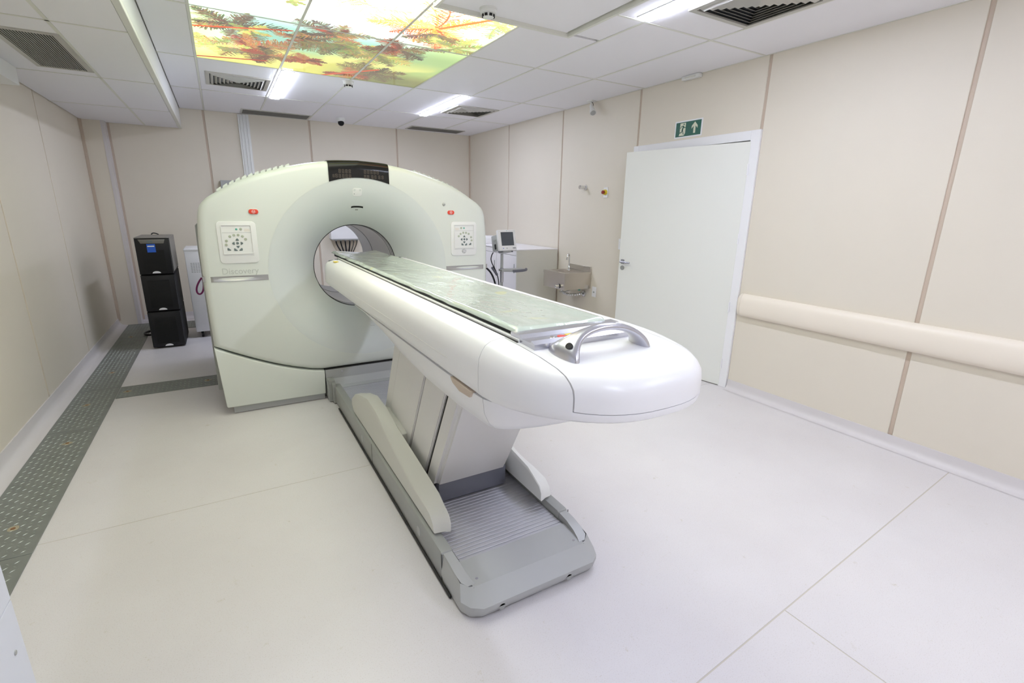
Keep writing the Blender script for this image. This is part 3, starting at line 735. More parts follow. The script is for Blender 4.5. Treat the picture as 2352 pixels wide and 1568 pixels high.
# silver bands
for s in (-1, 1):
    a, b_ = GX+s*.717, GX+s*1.137
    x0, x1 = min(a, b_), max(a, b_)
    bm = NB(); N = 24; secs = []
    for k in range(N+1):
        x = x0+(x1-x0)*k/N; u = (x-x0)/(x1-x0); d = .010*math.sin(PI*u)**2
        xx = x
        yb = RY - .004
        if abs(x-GX) > 1.10: yb = RY + .02
        secs.append([(xx, yb+.03, 1.030), (xx, yb, 1.030), (xx, yb+d*.4, 1.043), (xx, yb+d, 1.05), (xx, yb+d*.4, 1.057), (xx, yb, 1.068), (xx, yb+.03, 1.068)])
    loft(bm, secs); mk('silver_band', bm, 'band', G, smooth=60)
# strap loops hanging at both sides
for s in (-1, 1):
    if s < 0: P = bez([(-.185, 4.6, 1.0), (-.30, 4.58, .86), (-.165, 4.6, .80), (-.18, 4.6, .99)], 18)
    else: P = bez([(2.135, 4.6, 1.03), (2.33, 4.6, .95), (2.20, 4.6, .86), (2.135, 4.6, .80)], 18)
    bm = NB(); tube(bm, P, .0065, 8)
    mk('strap', bm, 'purple', G, label='purple pull strap')
# top vent fins
for s in (-1, 1):
    for k in range(12):
        dx = .50+.042*k
        z = np.interp(dx, [p[0] for p in right[:40]], [p[1] for p in right[:40]])
        x = GX+s*dx; sl = .28+.3*(dx-.5)
        bm = NB(); prism(bm, [(x-s*.016, z+sl*.016-.004), (x-s*.013, z+sl*.013+.020), (x+s*.014, z-sl*.014+.012), (x+s*.016, z-sl*.016-.004)], 'y', RY+.10, RY+.7)
        mk('vent_fin', bm, 'gantry', G, smooth=0)

# display
D = NB(); N = 30; xs0, xs1 = .748, 1.211; grid = []
def topz(x):
    dx = abs(x-GX); return np.interp(dx, [p[0] for p in right[:40]], [p[1] for p in right[:40]])
for k in range(N+1):
    x = xs0+(xs1-xs0)*k/N; tz = float(topz(x)); bz = GZ+math.sqrt(RD**2-(x-GX)**2)+.003
    col_ = [(x, RY+.012, bz), (x, RY-.005, bz)]
    for f_ in (.33, .66, 1.0): col_.append((x, RY-.005, bz+(tz-.045-bz)*f_))
    col_ += [(x, RY+.001, tz-.022), (x, RY+.017, tz-.003), (x, RY+.05, tz+.005), (x, RY+.30, tz+.005), (x, RY+.30, tz-.05)]
    grid.append(col_)
loft(D, grid, True, True, closed=False) if False else None
Rg = [[D.verts.new(p) for p in c_] for c_ in grid]
for a, b_ in zip(Rg, Rg[1:]):
    for i in range(len(a)-1): D.faces.new((a[i], a[i+1], b_[i+1], b_[i]))
for a in (Rg[0], Rg[-1]): D.faces.new(a)
disp = mk('display', D, 'gloss', G, label='glossy black display with unlit digits', smooth=60)
def seg7(cx, cz, h, y):
    w_ = h*.56; t_ = h*.09; bm = NB()
    for (a, b_, c_, d_) in ((-w_/2+t_, w_/2-t_, h/2-t_, h/2), (-w_/2+t_, w_/2-t_, -t_/2, t_/2), (-w_/2+t_, w_/2-t_, -h/2, -h/2+t_),
                            (-w_/2, -w_/2+t_, t_*.6, h/2-t_*.4), (w_/2-t_, w_/2, t_*.6, h/2-t_*.4), (-w_/2, -w_/2+t_, -h/2+t_*.4, -t_*.6), (w_/2-t_, w_/2, -h/2+t_*.4, -t_*.6)):
        box(bm, cx+a, cx+b_, y-.0006, y, cz+c_, cz+d_)
    return bm
for xs_, z, h_ in (([.831+.025*k for k in range(4)], 1.829, .026), ([1.023+.0248*k for k in range(5)], 1.831, .026), ([.805+.0252*k for k in range(5)], 1.793, .026), ([.784], 1.791, .021), ([1.022, 1.045, 1.078, 1.102, 1.133, 1.159], 1.795, .025)):
    for x in xs_: mk('digit', seg7(x, z, h_, RY-.005), 'digit', disp, smooth=0)

def conform(bm, off):
    """press a flat x-z plate (y = 0 at its face, + into the gantry) on to the dish"""
    for v in bm.verts:
        r = math.hypot(v.co.x-GX, v.co.z-GZ); v.co.y = dish_y(r) + v.co.y - off
    return bm
def plate_xz(pts, y0, y1, bev=0.0):
    bm = NB(); prism(bm, pts, 'y', y0, y1); bmesh.ops.recalc_face_normals(bm, faces=bm.faces)
    if bev:
        es = [e for e in bm.edges if all(abs(v.co.y-y0) < 1e-6 for v in e.verts)]
        bmesh.ops.bevel(bm, geom=es, offset=bev, segments=2, affect='EDGES', profile=.5)
    return bm
ip = [(x, z) for x, z in rrect(.924, 1.000, 1.646, 1.708, .018)]
ipo = mk('intercom_plate', conform(plate_xz(ip, 0, .02, .003), .004), 'white', G)
for x in (.940, .983): mk('intercom_dot', conform(plate_xz([(x+.008*math.cos(a), 1.693+.008*math.sin(a)) for a in [2*PI*k/16 for k in range(16)]], 0, .01), .0055), 'gantry_in', ipo)
mk('pinhole', conform(plate_xz([(.938+.0025*math.cos(a), 1.664+.0025*math.sin(a)) for a in [2*PI*k/8 for k in range(8)]], 0, .01), .0055), 'black', ipo)
arc = [(.972+.048*math.sin(t_), 1.566-.006*(t_/1.45)**2) for t_ in np.linspace(-1.45, 1.45, 14)]
sl_ = [(x, z+.007) for x, z in arc] + [(x, z-.006) for x, z in arc[::-1]]
mk('laser_window', conform(plate_xz(sl_, 0, .02), .003), 'gloss', G)
mk('window_label', conform(plate_xz([(.960, 1.538), (.983, 1.538), (.983, 1.548), (.960, 1.548)], 0, .01), .002), 'greyp', G)
# service flap below the bore
fp = [(1.005, .655), (1.045, .655), (1.062, .58), (1.052, .572), (1.022, .572), (1.014, .58)]
mk('flap_outline', conform(plate_xz([(1.025+(x-1.025)*1.08+.0006, .613+(z-.613)*1.05) for x, z in fp], 0, .01), .0006), 'greyp', G)
mk('service_flap', conform(plate_xz([(x, z) for x, z in fp], 0, .01), .0015), 'gantry_in', G)
# emergency stops
for x, z in ((.211, 1.521), (1.744, 1.531)):
    e_ = mk('stop_surround', plate_xz(rrect(x-.036, x+.036, z-.021, z+.021, .0205, 7), RY-.003, RY+.01, .002), 'gantry', G)
    rd = mk('stop_button', plate_xz(rrect(x-.0315, x+.0315, z-.017, z+.017, .0165, 7), RY-.009, RY, .003), 'red', G, label='red emergency stop button')
    bm = NB(); n = 20
    loft(bm, [[(x+q*math.cos(2*PI*k/n), yy, z+q*math.sin(2*PI*k/n)) for k in range(n)] for q, yy in ((.0115, RY-.0088), (.0115, RY-.0098), (.0098, RY-.0098), (.0098, RY-.0088))], False, False)
    for a in ((-.006, 0), (.006, 0)): box(bm, x+a[0]-.001, x+a[0]+.001, RY-.0098, RY-.0088, z-.002, z+.006)
    box(bm, x-.006, x+.006, RY-.0098, RY-.0088, z-.001, z+.001); box(bm, x-.001, x+.001, RY-.0098, RY-.0088, z-.008, z+.001)
    mk('stop_symbol', bm, 'frame', rd, smooth=0)
mk('indicator_lamp', lathe((1.680, RY, 1.599), [(0, 0), (.013, 0), (.012, -.006), (.007, -.010), (0, -.012)], 18, 'y'), 'greyl', G)
# control panels
BT = dict(center=(.086, 1.301), up=(.0865, 1.326), down=(.0865, 1.275), left=(.0605, 1.3), right=(.1125, 1.3))
def control(mirror):
    cx0 = GX-.884 if not mirror else GX+.888
    def X(x): return x if not mirror else 2*.9775 - x
    def mkp(nm, pts, y0, y1, m_, par, bev=0, lab=None):
        return mk(nm, plate_xz([(X(x), z) for x, z in pts], y0, y1, bev), m_, par, label=lab)
    cp = mkp('control_panel', rrect(-.035, .214, 1.158, 1.453, .028), RY-.007, RY+.005, 'white', G, .003, 'white raised control panel')
    rim = NB(); o = rrect(-.008, .184, 1.224, 1.429, .006); i_ = rrect(-.003, .179, 1.229, 1.424, .004)
    loft(rim, [[(X(x), RY-.0075, z) for x, z in o], [(X(x), RY-.0125, z) for x, z in o], [(X(x), RY-.0125, z) for x, z in i_], [(X(x), RY-.0075, z) for x, z in i_]], False, False)
    mk('bezel', rim, 'white', cp)
    mk('divider_line', plate_xz([(X(a), b_) for a, b_ in ((-.003, 1.374), (.179, 1.374), (.179, 1.376), (-.003, 1.376))], RY-.0078, RY-.006), 'greyl', cp)
    mk('lower_line', plate_xz([(X(a), b_) for a, b_ in ((-.008, 1.213), (.184, 1.213), (.184, 1.2142), (-.008, 1.2142))], RY-.0076, RY-.006), 'greyl', cp)
    def btn(x, z, pts, m_, nm='button'): mk(nm, plate_xz([(X(x+a), z+b_) for a, b_ in pts], RY-.0095, RY-.006, .0006), m_, cp)
    def circ(r): return [(r*math.cos(2*PI*k/14), r*math.sin(2*PI*k/14)) for k in range(14)]
    tri = [(-.011, -.005), (-.008, -.0075), (.008, -.0075), (.011, -.005), (.004, .007), (0, .0088), (-.004, .007)]
    def rot(p, a): return [(x*math.cos(a)-z*math.sin(a), x*math.sin(a)+z*math.cos(a)) for x, z in p]
    btn(*BT['center'], circ(.0092), 'btng'); btn(*BT['up'], tri, 'btng', 'arrow_button'); btn(*BT['down'], rot(tri, PI), 'btng', 'arrow_button')
    btn(*BT['left'], rot(tri, PI/2), 'btng', 'arrow_button'); btn(*BT['right'], rot(tri, -PI/2), 'btng', 'arrow_button')
    for x, z in ((.019, 1.318), (.043, 1.348), (.069, 1.357), (.096, 1.358), (.122, 1.348), (.14, 1.328), (.014, 1.29)): btn(x, z, circ(.0092), 'btnl', 'round_button')
    wing = [(-.011, -.006), (-.006, -.0095), (.010, -.0095), (.012, -.006), (.004, .002), (-.004, .0095), (-.010, .008)]
    btn(.029, 1.259, wing, 'btng', 'wing_button'); btn(.070, 1.256, wing, 'btng', 'wing_button'); btn(.103, 1.257, [(-a, b_) for a, b_ in wing], 'btng', 'wing_button')
    btn(.089, 1.398, circ(.0072), 'teal', 'green_button'); btn(.116, 1.399, circ(.0092), 'btnl', 'round_button')
    for k in range(3): mk('digit', seg7(X(.143+.012*k), 1.391, .017, RY-.0072), 'beigeled', cp, smooth=0)
    return cp
control(False); cpr = control(True)
lx, lz = 1.866, 1.197
em = mk('round_emblem', lathe((lx, RY-.006, lz), [(0, 0), (.021, 0), (.021, -.003), (.019, -.004), (0, -.004)], 28, 'y'), 'greyl', cpr, label='round silver emblem')
bm = NB()
for a in range(4):
    th = a*PI/2+.4; P = [(lx+rr*math.cos(th+u), RY-.0108, lz+rr*math.sin(th+u)) for rr, u in ((.016, 0), (.017, .5), (.015, .9), (.011, 1.0), (.009, .6))]
    tube(bm, catmull(P, 4), .0009, 6)
mk('emblem_scroll', bm, 'frame', em)
mk('emblem_letters', text_bm('GE', .020, lambda a, b_, c_: (lx+a, RY-.0103-c_, lz+b_)), 'frame', em, smooth=0)
mk('lettering', text_bm('Discovery', .0625, lambda a, b_, c_: (.0815+a*.93, RY-.0005-c_, 1.100+b_)), 'text', G, smooth=0, label='grey raised lettering')

# ================================================================== PATIENT TABLE
Tb = thing('patient_table', (GX, 2.4, 0), 'long white patient table on a grey base running into the scanner', 'patient table')
YT, YE, HW = .835, 3.97, .335
def plan_table(n=30):
    pts = []
    for k in range(n+1):       # front half ellipse, from right side through tip to left
        a = PI*k/n; e = .80
        cx_, sy = math.cos(a), math.sin(a)
        pts.append((GX + HW*(abs(cx_)**e)*(1 if cx_ >= 0 else -1), 1.30 - (1.30-YT)*sy**e))
    for y in (1.6, 2.0, 2.4, 2.8, 3.2, 3.6, YE-.10): pts.append((GX-HW, y))
    for k in range(1, 7): a = PI/2*k/6; pts.append((GX-HW+.03*(1-math.cos(a)), YE-.03+.03*math.sin(a)))
    for k in range(0, 6): a = PI/2*(6-k)/6; pts.append((GX+HW-.03*(1-math.cos(a)), YE-.03+.03*math.sin(a)))
    for y in (YE-.10, 3.6, 3.2, 2.8, 2.4, 2.0, 1.6): pts.append((GX+HW, y))
    return pts
def offset_plan(pts, d, axis_y0=1.45, axis_y1=YE-.35):
    """inset by moving each point toward the nearest point of the medial line"""
    out = []
    for i, p in enumerate(pts):
        a, b_ = Vector(pts[i-1]), Vector(pts[(i+1) % len(pts)]); t_ = (b_-a).normalized(); n_ = Vector((-t_.y, t_.x))
        q = Vector((GX, min(max(p[1], axis_y0), axis_y1)))
        if n_.dot(q-Vector(p)) < 0: n_ = -n_
        v = Vector(p) + n_*d
        out.append((v.x, v.y))
    return out
plan = plan_table()
levels = [(.985, .10), (.985, .030), (.989, .014), (1.000, .004), (1.02, .0), (1.09, .0), (1.118, .003), (1.140, .012), (1.158, .025), (1.169, .044), (1.176, .075)]
def tdef(x, y, z):
    k = max(0, min(1, (1.35-y)/.5)); k = k*k*(3-2*k)
    zb = .985 + .045*k
    f_ = (z-.985)/(1.176-.985)
    zt = 1.176 - .018*k
    return (x, y, zb + f_*(zt-zb))
rings = [[tdef(x, y, z) for x, y in offset_plan(plan, d)] for z, d in levels]
bm = NB(); R = loft(bm, rings, True, False)
# top: flat cap, gridded to the centre line so it bends with tdef
bm.faces.new(R[-1])
bmesh.ops.triangulate(bm, faces=[f for f in bm.faces if len(f.verts) > 4])
bmesh.ops.recalc_face_normals(bm, faces=bm.faces)
def cut(b0, planes):
    b = b0.copy()
    for co, no in planes:
        g_ = list(b.verts)+list(b.edges)+list(b.faces)
        r_ = bmesh.ops.bisect_plane(b, geom=g_, plane_co=co, plane_no=no, clear_outer=True, clear_inner=False, dist=1e-6)
        es = [e for e in r_['geom_cut'] if isinstance(e, bmesh.types.BMEdge)]
        es = [e for e in es if e.is_boundary]
        if es: bmesh.ops.contextual_create(b, geom=es)
    return b
# recess for the cradle is hidden below the pad
main = cut(bm, [((0, 1.302, 0), (0, -1, 0))]); mk('cantilever_body', main, 'table', Tb, smooth=35)
cap = cut(bm, [((0, 1.2995, 0), (0, 1, 0))])
sx0, sx1, gz = .736, 1.218, .0015
A = cut(cap, [((sx0-gz, 0, 0), (1, 0, 0))]); Bc = cut(cap, [((sx1+gz, 0, 0), (-1, 0, 0))])
Dn = cut(cap, [((sx0-gz, 0, 0), (-1, 0, 0)), ((sx1+gz, 0, 0), (1, 0, 0)), ((0, 0, 1.060), (0, 0, 1))])
Lid = cut(cap, [((sx0+gz, 0, 0), (-1, 0, 0)), ((sx1-gz, 0, 0), (1, 0, 0)), ((0, 0, 1.062), (0, 0, -1))])
mk('end_cap', merge(A, Bc, Dn), 'table', Tb, smooth=35); lid = mk('end_cap_lid', Lid, 'table', Tb, smooth=35, label='white end lid')
cap.free(); bm.free()
# lower housing
def plan_house():
    pts = []; hw = .326
    for k in range(21):
        a = PI*k/20; pts.append((GX+hw*math.cos(a), 1.34-.20*math.sin(a)**.8 if 0 < k < 20 else 1.34))
    for y in (1.6, 1.9, 2.2, 2.5, 2.8, 3.05): pts.append((GX-hw, y))
    for y in (3.05, 2.8, 2.5, 2.2, 1.9, 1.6): pts.append((GX+hw, y))
    return pts
ph = plan_house()
lv = [(.835, .11), (.836, .075), (.846, .050), (.872, .028), (.92, .010), (.981, .004)]
def hdef(x, y, z):
    k = max(0, min(1, (y-2.05)/.85)); zz = z + (.985-z)*k*.93 if z < .985 else z
    k2 = max(0, min(1, (1.42-y)/.28)); zz = zz + (.985-zz)*k2*.38 if z < .985 else zz
    return (x, y, zz)
bm = NB(); loft(bm, [[hdef(x, y, z) for x, y in offset_plan(ph, d, 1.5, 2.9)] for z, d in lv]); h1 = cut(bm, [((0, 1.3025, 0), (0, -1, 0))]); h2 = cut(bm, [((0, 1.2995, 0), (0, 1, 0))]); bm.free()
mk('lower_housing', h1, 'table', Tb, smooth=40); mk('lower_housing_cap', h2, 'table', Tb, smooth=40)
mk('release_grip', pr([(1.36, .985), (1.54, .985), (1.52, .968), (1.46, .955), (1.38, .960)], 'x', GX-.330, GX-.30, .002), 'joint', Tb, label='brown recessed grip')
# inset side groove on the cantilever side
mk('side_groove', bx(GX-HW-.001, GX-HW+.004, 1.55, 3.78, 1.052, 1.0535), 'column', Tb)
# label stickers
mk('warning_label', bx(.68, .745, 3.73, 3.80, 1.1735, 1.1748), 'yellow', Tb, label='small yellow label')
# cradle
crd = mk('cradle', bx(.778, 1.128, 1.26, 4.25, 1.168, 1.190, .004, 1), 'black', Tb, label='thin black carbon cradle')
mk('cradle_rail', bx(.748, .760, 1.235, 3.98, 1.168, 1.1835, .002, 1), 'white', Tb)
mk('rail_groove', bx(.7425, .7475, 1.235, 3.96, 1.166, 1.1768), 'dark', Tb)
mk('rail_groove', bx(.7605, .768, 1.235, 3.98, 1.160, 1.1745), 'dark', Tb)
br = NB(); prism(br, [(1.150, 1.168), (1.150, 1.186), (1.168, 1.194), (1.172, 1.187), (1.225, 1.187), (1.240, 1.196), (1.29, 1.196), (1.29, 1.168)], 'x', .752, 1.165)
brk = mk('end_bracket', br, 'silver', Tb, label='silver end bracket', smooth=20)
mk('bracket_screw', lathe((.85, 1.20, 1.187), [(0, 0), (.009, 0), (.007, .003), (0, .003)], 14), 'chrome', brk)
mk('round_label', cy((.885, 1.196, 1.187), .017, .0006, n=20), 'red', brk); mk('square_label', bx(.905, .94, 1.185, 1.215, 1.187, 1.1878), 'yellow', brk)
# grab handle arch
bm = NB(); rings = []; n = 18; NS = 28
for k in range(NS+1):
    ph_ = PI - PI*k/NS; cx_, sn = math.cos(ph_), max(0, math.sin(ph_))
    px, pz = .952 + .148*cx_, 1.158 + .078*sn
    dx_, dz_ = -.148*math.sin(ph_), .078*math.cos(ph_)
    nrm = Vector((-dz_, 0, dx_)); nrm = nrm.normalized() if nrm.length > 1e-6 else Vector((1, 0, 0))
    ft = abs(cx_)**4 * (1 if cx_ < 0 else .5)
    aY = .017 + .055*ft; bN = .0115 + .012*ft
    rings.append([(px + nrm.x*bN*math.sin(2*PI*j/n), 1.078 + aY*math.cos(2*PI*j/n), pz + nrm.z*bN*math.sin(2*PI*j/n)) for j in range(n)])
loft(bm, rings); hdl = mk('grab_handle', bm, 'silver', Tb, smooth=60, label='silver arched grab handle')
hb = NB(); hn, ht = Vector((-.76, 0, .65)), Vector((.65, 0, .76)); hc = Vector((.8035, 1.052, 1.2015))
loft(hb, [[hc + hn*o_ + Vector((0, 1, 0))*.013*math.cos(2*PI*k/20) + ht*.010*math.sin(2*PI*k/20) for k in range(20)] for o_ in (-.003, .0022)])
mk('handle_hole', hb, 'dark', hdl)

# pad wrapped in plastic
PX0, PX1, PY0, PY1 = .766, 1.138, 1.275, 4.30
bm = NB(); nx, ny = 40, 170; V = []
def padz(u, v, x, y):
    e = min(u, 1-u)*(PX1-PX0); ed = min(1, e/.02); ed = math.sqrt(max(0, 1-(1-ed)**2))
    ee = min(v*(PY1-PY0), (1-v)*(PY1-PY0)); ed2 = math.sqrt(max(0, 1-(1-min(1, ee/.03))**2))
    base = 1.195 + .013*min(ed, ed2) - .008*math.sin(PI*u)
    n1 = noise.noise(Vector((x*9, y*3.0, 1.3)))*.0030 + noise.noise(Vector((x*20+y*7, y*8, 4.1)))*.0010
    if v > .93: base += .006*math.sin(PI*u*2+.6)*(v-.93)/.07
    return base + n1*min(1, ed+.2)
for j in range(ny+1):
    row = []
    for i in range(nx+1):
        u, v = i/nx, j/ny; u2 = .5-.5*math.cos(PI*u) if False else u
        x = PX0+(PX1-PX0)*u; y = PY0+(PY1-PY0)*v
        wob = .004*noise.noise(Vector((i*.01, y*7, 9.0)))
        x2 = x + (wob*2 if i in (0, nx) else 0)
        row.append(bm.verts.new((x2, y, padz(u, v, x, y))))
    V.append(row)
for a, b_ in zip(V, V[1:]):
    for i in range(nx): bm.faces.new((a[i], a[i+1], b_[i+1], b_[i]))
# skirt
per = [V[0][i] for i in range(nx+1)] + [V[j][nx] for j in range(1, ny+1)] + [V[ny][i] for i in range(nx-1, -1, -1)] + [V[j][0] for j in range(ny-1, 0, -1)]
low = [bm.verts.new((v.co.x, v.co.y, 1.1915+.003*noise.noise(Vector((v.co.x*9, v.co.y*14, 2)))*0.6)) for v in per]
for i in range(len(per)): j = (i+1) % len(per); bm.faces.new((per[i], low[i], low[j], per[j]))
bm.faces.new(low)
bmesh.ops.recalc_face_normals(bm, faces=bm.faces)
mk('table_pad', bm, 'pad', None, loc=(GX, 2.6, 1.196), label='pale green table pad wrapped in creased clear plastic', cat='pad', smooth=60)

# column: three sloped panels
def sloped(x0, x1, ya, yb, z0, z1, bev=.006, k=-.56):
    bm = NB(); v = box(bm, x0, x1, ya, yb, z0, z1)
    bmesh.ops.bevel(bm, geom=list(bm.edges), offset=bev, segments=3, affect='EDGES')
    for q in bm.verts: q.co.y += k*(q.co.z-.25)
    return bm
mk('column_panel', sloped(.772, 1.182, 2.035, 2.172, .205, .92, .022), 'column', Tb)
mk('column_panel', sloped(.768, 1.186, 2.180, 2.425, .205, .93), 'column', Tb)
mk('column_panel', sloped(.764, 1.190, 2.433, 2.83, .205, .96), 'column', Tb)
mk('column_panel', sloped(.770, 1.184, 2.836, 2.95, .205, .96), 'column', Tb)
mk('column_core', sloped(.781, 1.173, 2.07, 2.90, .16, .95), 'dark', Tb)
mk('column_foot', bx(.792, 1.182, 2.055, 2.16, .118, .232, .008), 'greyd', Tb, label='dark blue grey foot strip')
# base
mk('base_pan', bx(.655, 1.30, 1.60, 4.04, .006, .085), 'greyp', Tb)
mk('deck', bx(.70, 1.255, 1.60, 4.0, .085, .106), 'dark', Tb)
NS_ = 99; me = None
for k in range(NS_):
    y = 1.617+.0240*k
    if me is None: o = mk('slat', bx(.712, 1.252, y, y+.0212, .104, .1115, .001, 1), 'alu', Tb, smooth=0); me = o.data; yb_ = y
    else: piece('slat', me, None, Tb, (0, y-yb_, 0))
def rail(x0, x1, s):
    prof = [(1.664, .01), (1.664, .146), (1.68, .150), (4.0, .150), (4.02, .14), (4.02, .01)]
    return pr(prof, 'x', x0, x1, .008)
mk('base_rail', rail(.645, .700, -1), 'greyp', Tb); mk('base_rail', rail(1.256, 1.311, 1), 'greyp', Tb)
for x, s in ((.6448, -1), (1.3112, 1)):
    for y in (1.95, 3.05): mk('rail_plug', cy((x, y, .075), .024, s*.0015, 'x', 20), 'greyl', Tb)
    mk('rail_joint', bx(x, x+s*.0012, 1.660, 1.664, .02, .146), 'dark', Tb); mk('rail_joint', bx(x, x+s*.001, 2.80, 2.804, .02, .148), 'dark', Tb)
# nose
bm = NB()
A0 = [(.648, 1.66), (.648, 1.475), (.668, 1.432), (.712, 1.408), (1.244, 1.408), (1.288, 1.432), (1.308, 1.475), (1.308, 1.66)]
A1 = [(.642, 1.66), (.642, 1.460), (.664, 1.415), (.708, 1.385), (1.248, 1.385), (1.292, 1.415), (1.314, 1.460), (1.314, 1.66)]
A2 = [(.655, 1.66), (.657, 1.500), (.686, 1.475), (.716, 1.462), (1.240, 1.462), (1.270, 1.475), (1.299, 1.500), (1.301, 1.66)]
ringsN = [[(x, y, .008) for x, y in A0], [(x, y, .045) for x, y in A1], [(x, y, .066) for x, y in A1]]
r3 = [(x, y, z) for (x, y), z in zip(A2, (.146, .120, .108, .112, .112, .108, .120, .146))]
r4 = [(.668, 1.66, .148), (.672, 1.53, .122), (.70, 1.49, .112), (.722, 1.475, .116), (1.234, 1.475, .116), (1.256, 1.49, .112), (1.284, 1.53, .122), (1.288, 1.66, .148)]
R = loft(bm, ringsN + [r3], False, False, closed=False)
bmesh.ops.bevel(bm, geom=[e for e in bm.edges if not e.is_boundary and e.calc_face_angle(0) > .3], offset=.006, segments=2, affect='EDGES')
mk('nose_cover', bm, 'greyl', Tb, smooth=35)
mk('nose_plate', pr([(1.4615, .109), (1.617, .1165), (1.617, .09), (1.4615, .09)], 'x', .700, 1.256, 0), 'greyl', Tb, smooth=0)
for sg_ in (-1, 1):
    st = [(1.662, .324, .146, .283, .1445), (1.60, .3235, .142, .281, .1405), (1.54, .3215, .130, .277, .1275), (1.50, .316, .1195, .270, .117), (1.478, .296, .110, .262, .111)]
    bm = NB(); loft(bm, [[(GX+sg_*xo, y, .09), (GX+sg_*xo, y, zo), (GX+sg_*xi, y, zi), (GX+sg_*xi, y, .09)] for y, xo, zo, xi, zi in st])
    mk('nose_rail', bm, 'greyl', Tb, smooth=30)
for x in (.79, 1.12): mk('front_plug', cy((x, 1.3858, .040), .014, -.0008, 'y', 20), 'greyp', Tb)
for x in (.732, 1.224): mk('screw', cy((x, 1.50, .1105), .006, .0015, 'z', 12), 'silver', Tb)
mk('side_rod', tb([(.640, 1.56, .010), (.640, 3.8, .010)], .006, 8), 'dark', Tb)
# side arms
oc = [(1.785, .160), (1.80, .205), (1.84, .236), (1.95, .247), (2.10, .252), (2.25, .282), (2.55, .355), (2.75, .395), (2.92, .405), (3.12, .360), (3.27, .315), (3.38, .245), (3.39, .20), (3.35, .155)]
ic = [(1.765, .160), (1.765, .205), (1.785, .235), (1.90, .285), (2.05, .305), (2.25, .330), (2.52, .362), (2.72, .405), (2.92, .412), (3.12, .362), (3.24, .318), (3.33, .245), (3.34, .20), (3.31, .155)]
def arm(sgn):
    def X(d): return GX + sgn*d
    def rg(pr_, d, sc=0): 
        cy_, cz_ = 2.5, .24
        return [(X(d), y + (cy_-y)*sc*.03, z + (.20-z)*sc) for y, z in pr_]
    bm = NB(); mid = [((a[0]+b_[0])/2, (a[1]+b_[1])/2+.004) for a, b_ in zip(oc, ic)]
    rings = [rg(oc, .317, .22), rg(oc, .3165, .10), rg(oc, .312, .02), rg(mid, .275), rg(ic, .247), rg(ic, .2425, .06), rg(ic, .242, .2)]
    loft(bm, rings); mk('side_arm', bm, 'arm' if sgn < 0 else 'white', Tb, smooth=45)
    P = [(X(.262), y+.002, z+.0015) for (y, z) in [((a[0]*.4+b_[0]*.6), (a[1]*.4+b_[1]*.6)+.0035) for a, b_ in zip(oc, ic)][:5]]
    mk('arm_seam', tb(P, .0012, 6), 'dark', Tb)
    mk('arm_bracket', pr([(2.45, .16), (2.45, .345), (2.56, .362), (2.80, .37), (3.05, .30), (3.05, .16)], 'x', min(X(.205), X(.243)), max(X(.205), X(.243)), .006), 'arm', Tb)
arm(-1); arm(1)
# dock between the table and gantry
mk('dock_panel', pr([(3.99, .115), (4.03, .125), (4.075, .175), (4.082, .254), (4.12, .254), (4.12, .01), (3.99, .01)], 'x', .604, 1.350, 0), 'greyl', Tb, smooth=0, label='grey docking panel')
mk('dock_gap', bx(.602, 1.352, 4.085, 4.13, .254, .262), 'dark', Tb)
mk('dock_screw', lathe((.735, 4.080, .225), [(0, 0), (.009, 0), (.007, -.004), (0, -.004)], 16, 'y'), 'alu', Tb)
for s in (-1, 1):
    a = GX+s*.320; mk('dock_bracket', bx(min(a, a+s*.05), max(a, a+s*.05), 3.985, 4.075, .008, .190, .004), 'greyp', Tb)
    mk('dock_bracket', bx(min(a, a+s*.028), max(a, a+s*.028), 3.93, 3.99, .008, .175, .004), 'greyp', Tb)

# ================================================================== BLACK UPS TOWER
U = thing('power_cabinet', (-.66, 6.8, 0), 'tall black three-tier power supply tower in the far left corner', 'power supply')
ux0, ux1, uy, uy1 = -.815, -.510, 6.48, 7.14
for k, (z0, z1) in enumerate(((.012, .415), (.421, .817), (.823, 1.205))):
    b = mk('module', bx(ux0, ux1, uy+.02, uy1, z0, z1, .006), 'blackm' if k < 2 else 'blackm', U)
    fm = mk('front_bezel', bx(ux0+.003, ux1-.003, uy, uy+.03, z0+.004, z1-.004, .008), 'black', b)
    gz0, gz1 = (z0+.045, z1-.05) if k < 2 else (z0+.04, z1-.115)
    bm = NB()
    for j in range(int((gz1-gz0)/.0125)): box(bm, ux0+.055, ux1-.055, uy-.004, uy+.002, gz0+.0125*j, gz0+.0125*j+.007)
    mk('grille', bm, 'blackm', b, smooth=0, kind='stuff')
    c0 = (ux0+ux1)/2
    bm = NB(); prism(bm, [(c0+.038*math.cos(a), z0+.014+.022*math.sin(a)) for a in [PI*q/12 for q in range(13)]], 'y', uy-.006, uy-.001)
    mk('badge', bm, 'frame', b, label='silver half-moon badge', smooth=0)
tp = mk('control_fascia', pr([(ux0+.035, 1.195), (ux1-.035, 1.195), (ux1-.05, 1.152), (ux0+.055, 1.152)], 'y', uy-.008, uy+.01, .002), 'ups_grey' if False else 'upsgrey', U)
mk('small_display', bx(-.705, -.655, uy-.010, uy-.006, 1.162, 1.185), 'btng', tp)
mk('top_cover', bx(ux0, ux1, uy+.015, uy1, 1.205, 1.213, .002, 1), 'upsgrey', U); mk('side_cover', bx(ux1, ux1+.004, uy+.03, uy1, .85, 1.21), 'upsgrey', U)
mk('blue_label', bx(-.712, -.637, uy-.007, uy-.003, 1.060, 1.148), 'blue', U, label='bright blue sticker'); mk('label_strip', bx(-.705, -.645, uy-.0078, uy-.0068, 1.118, 1.130), 'frame', U)
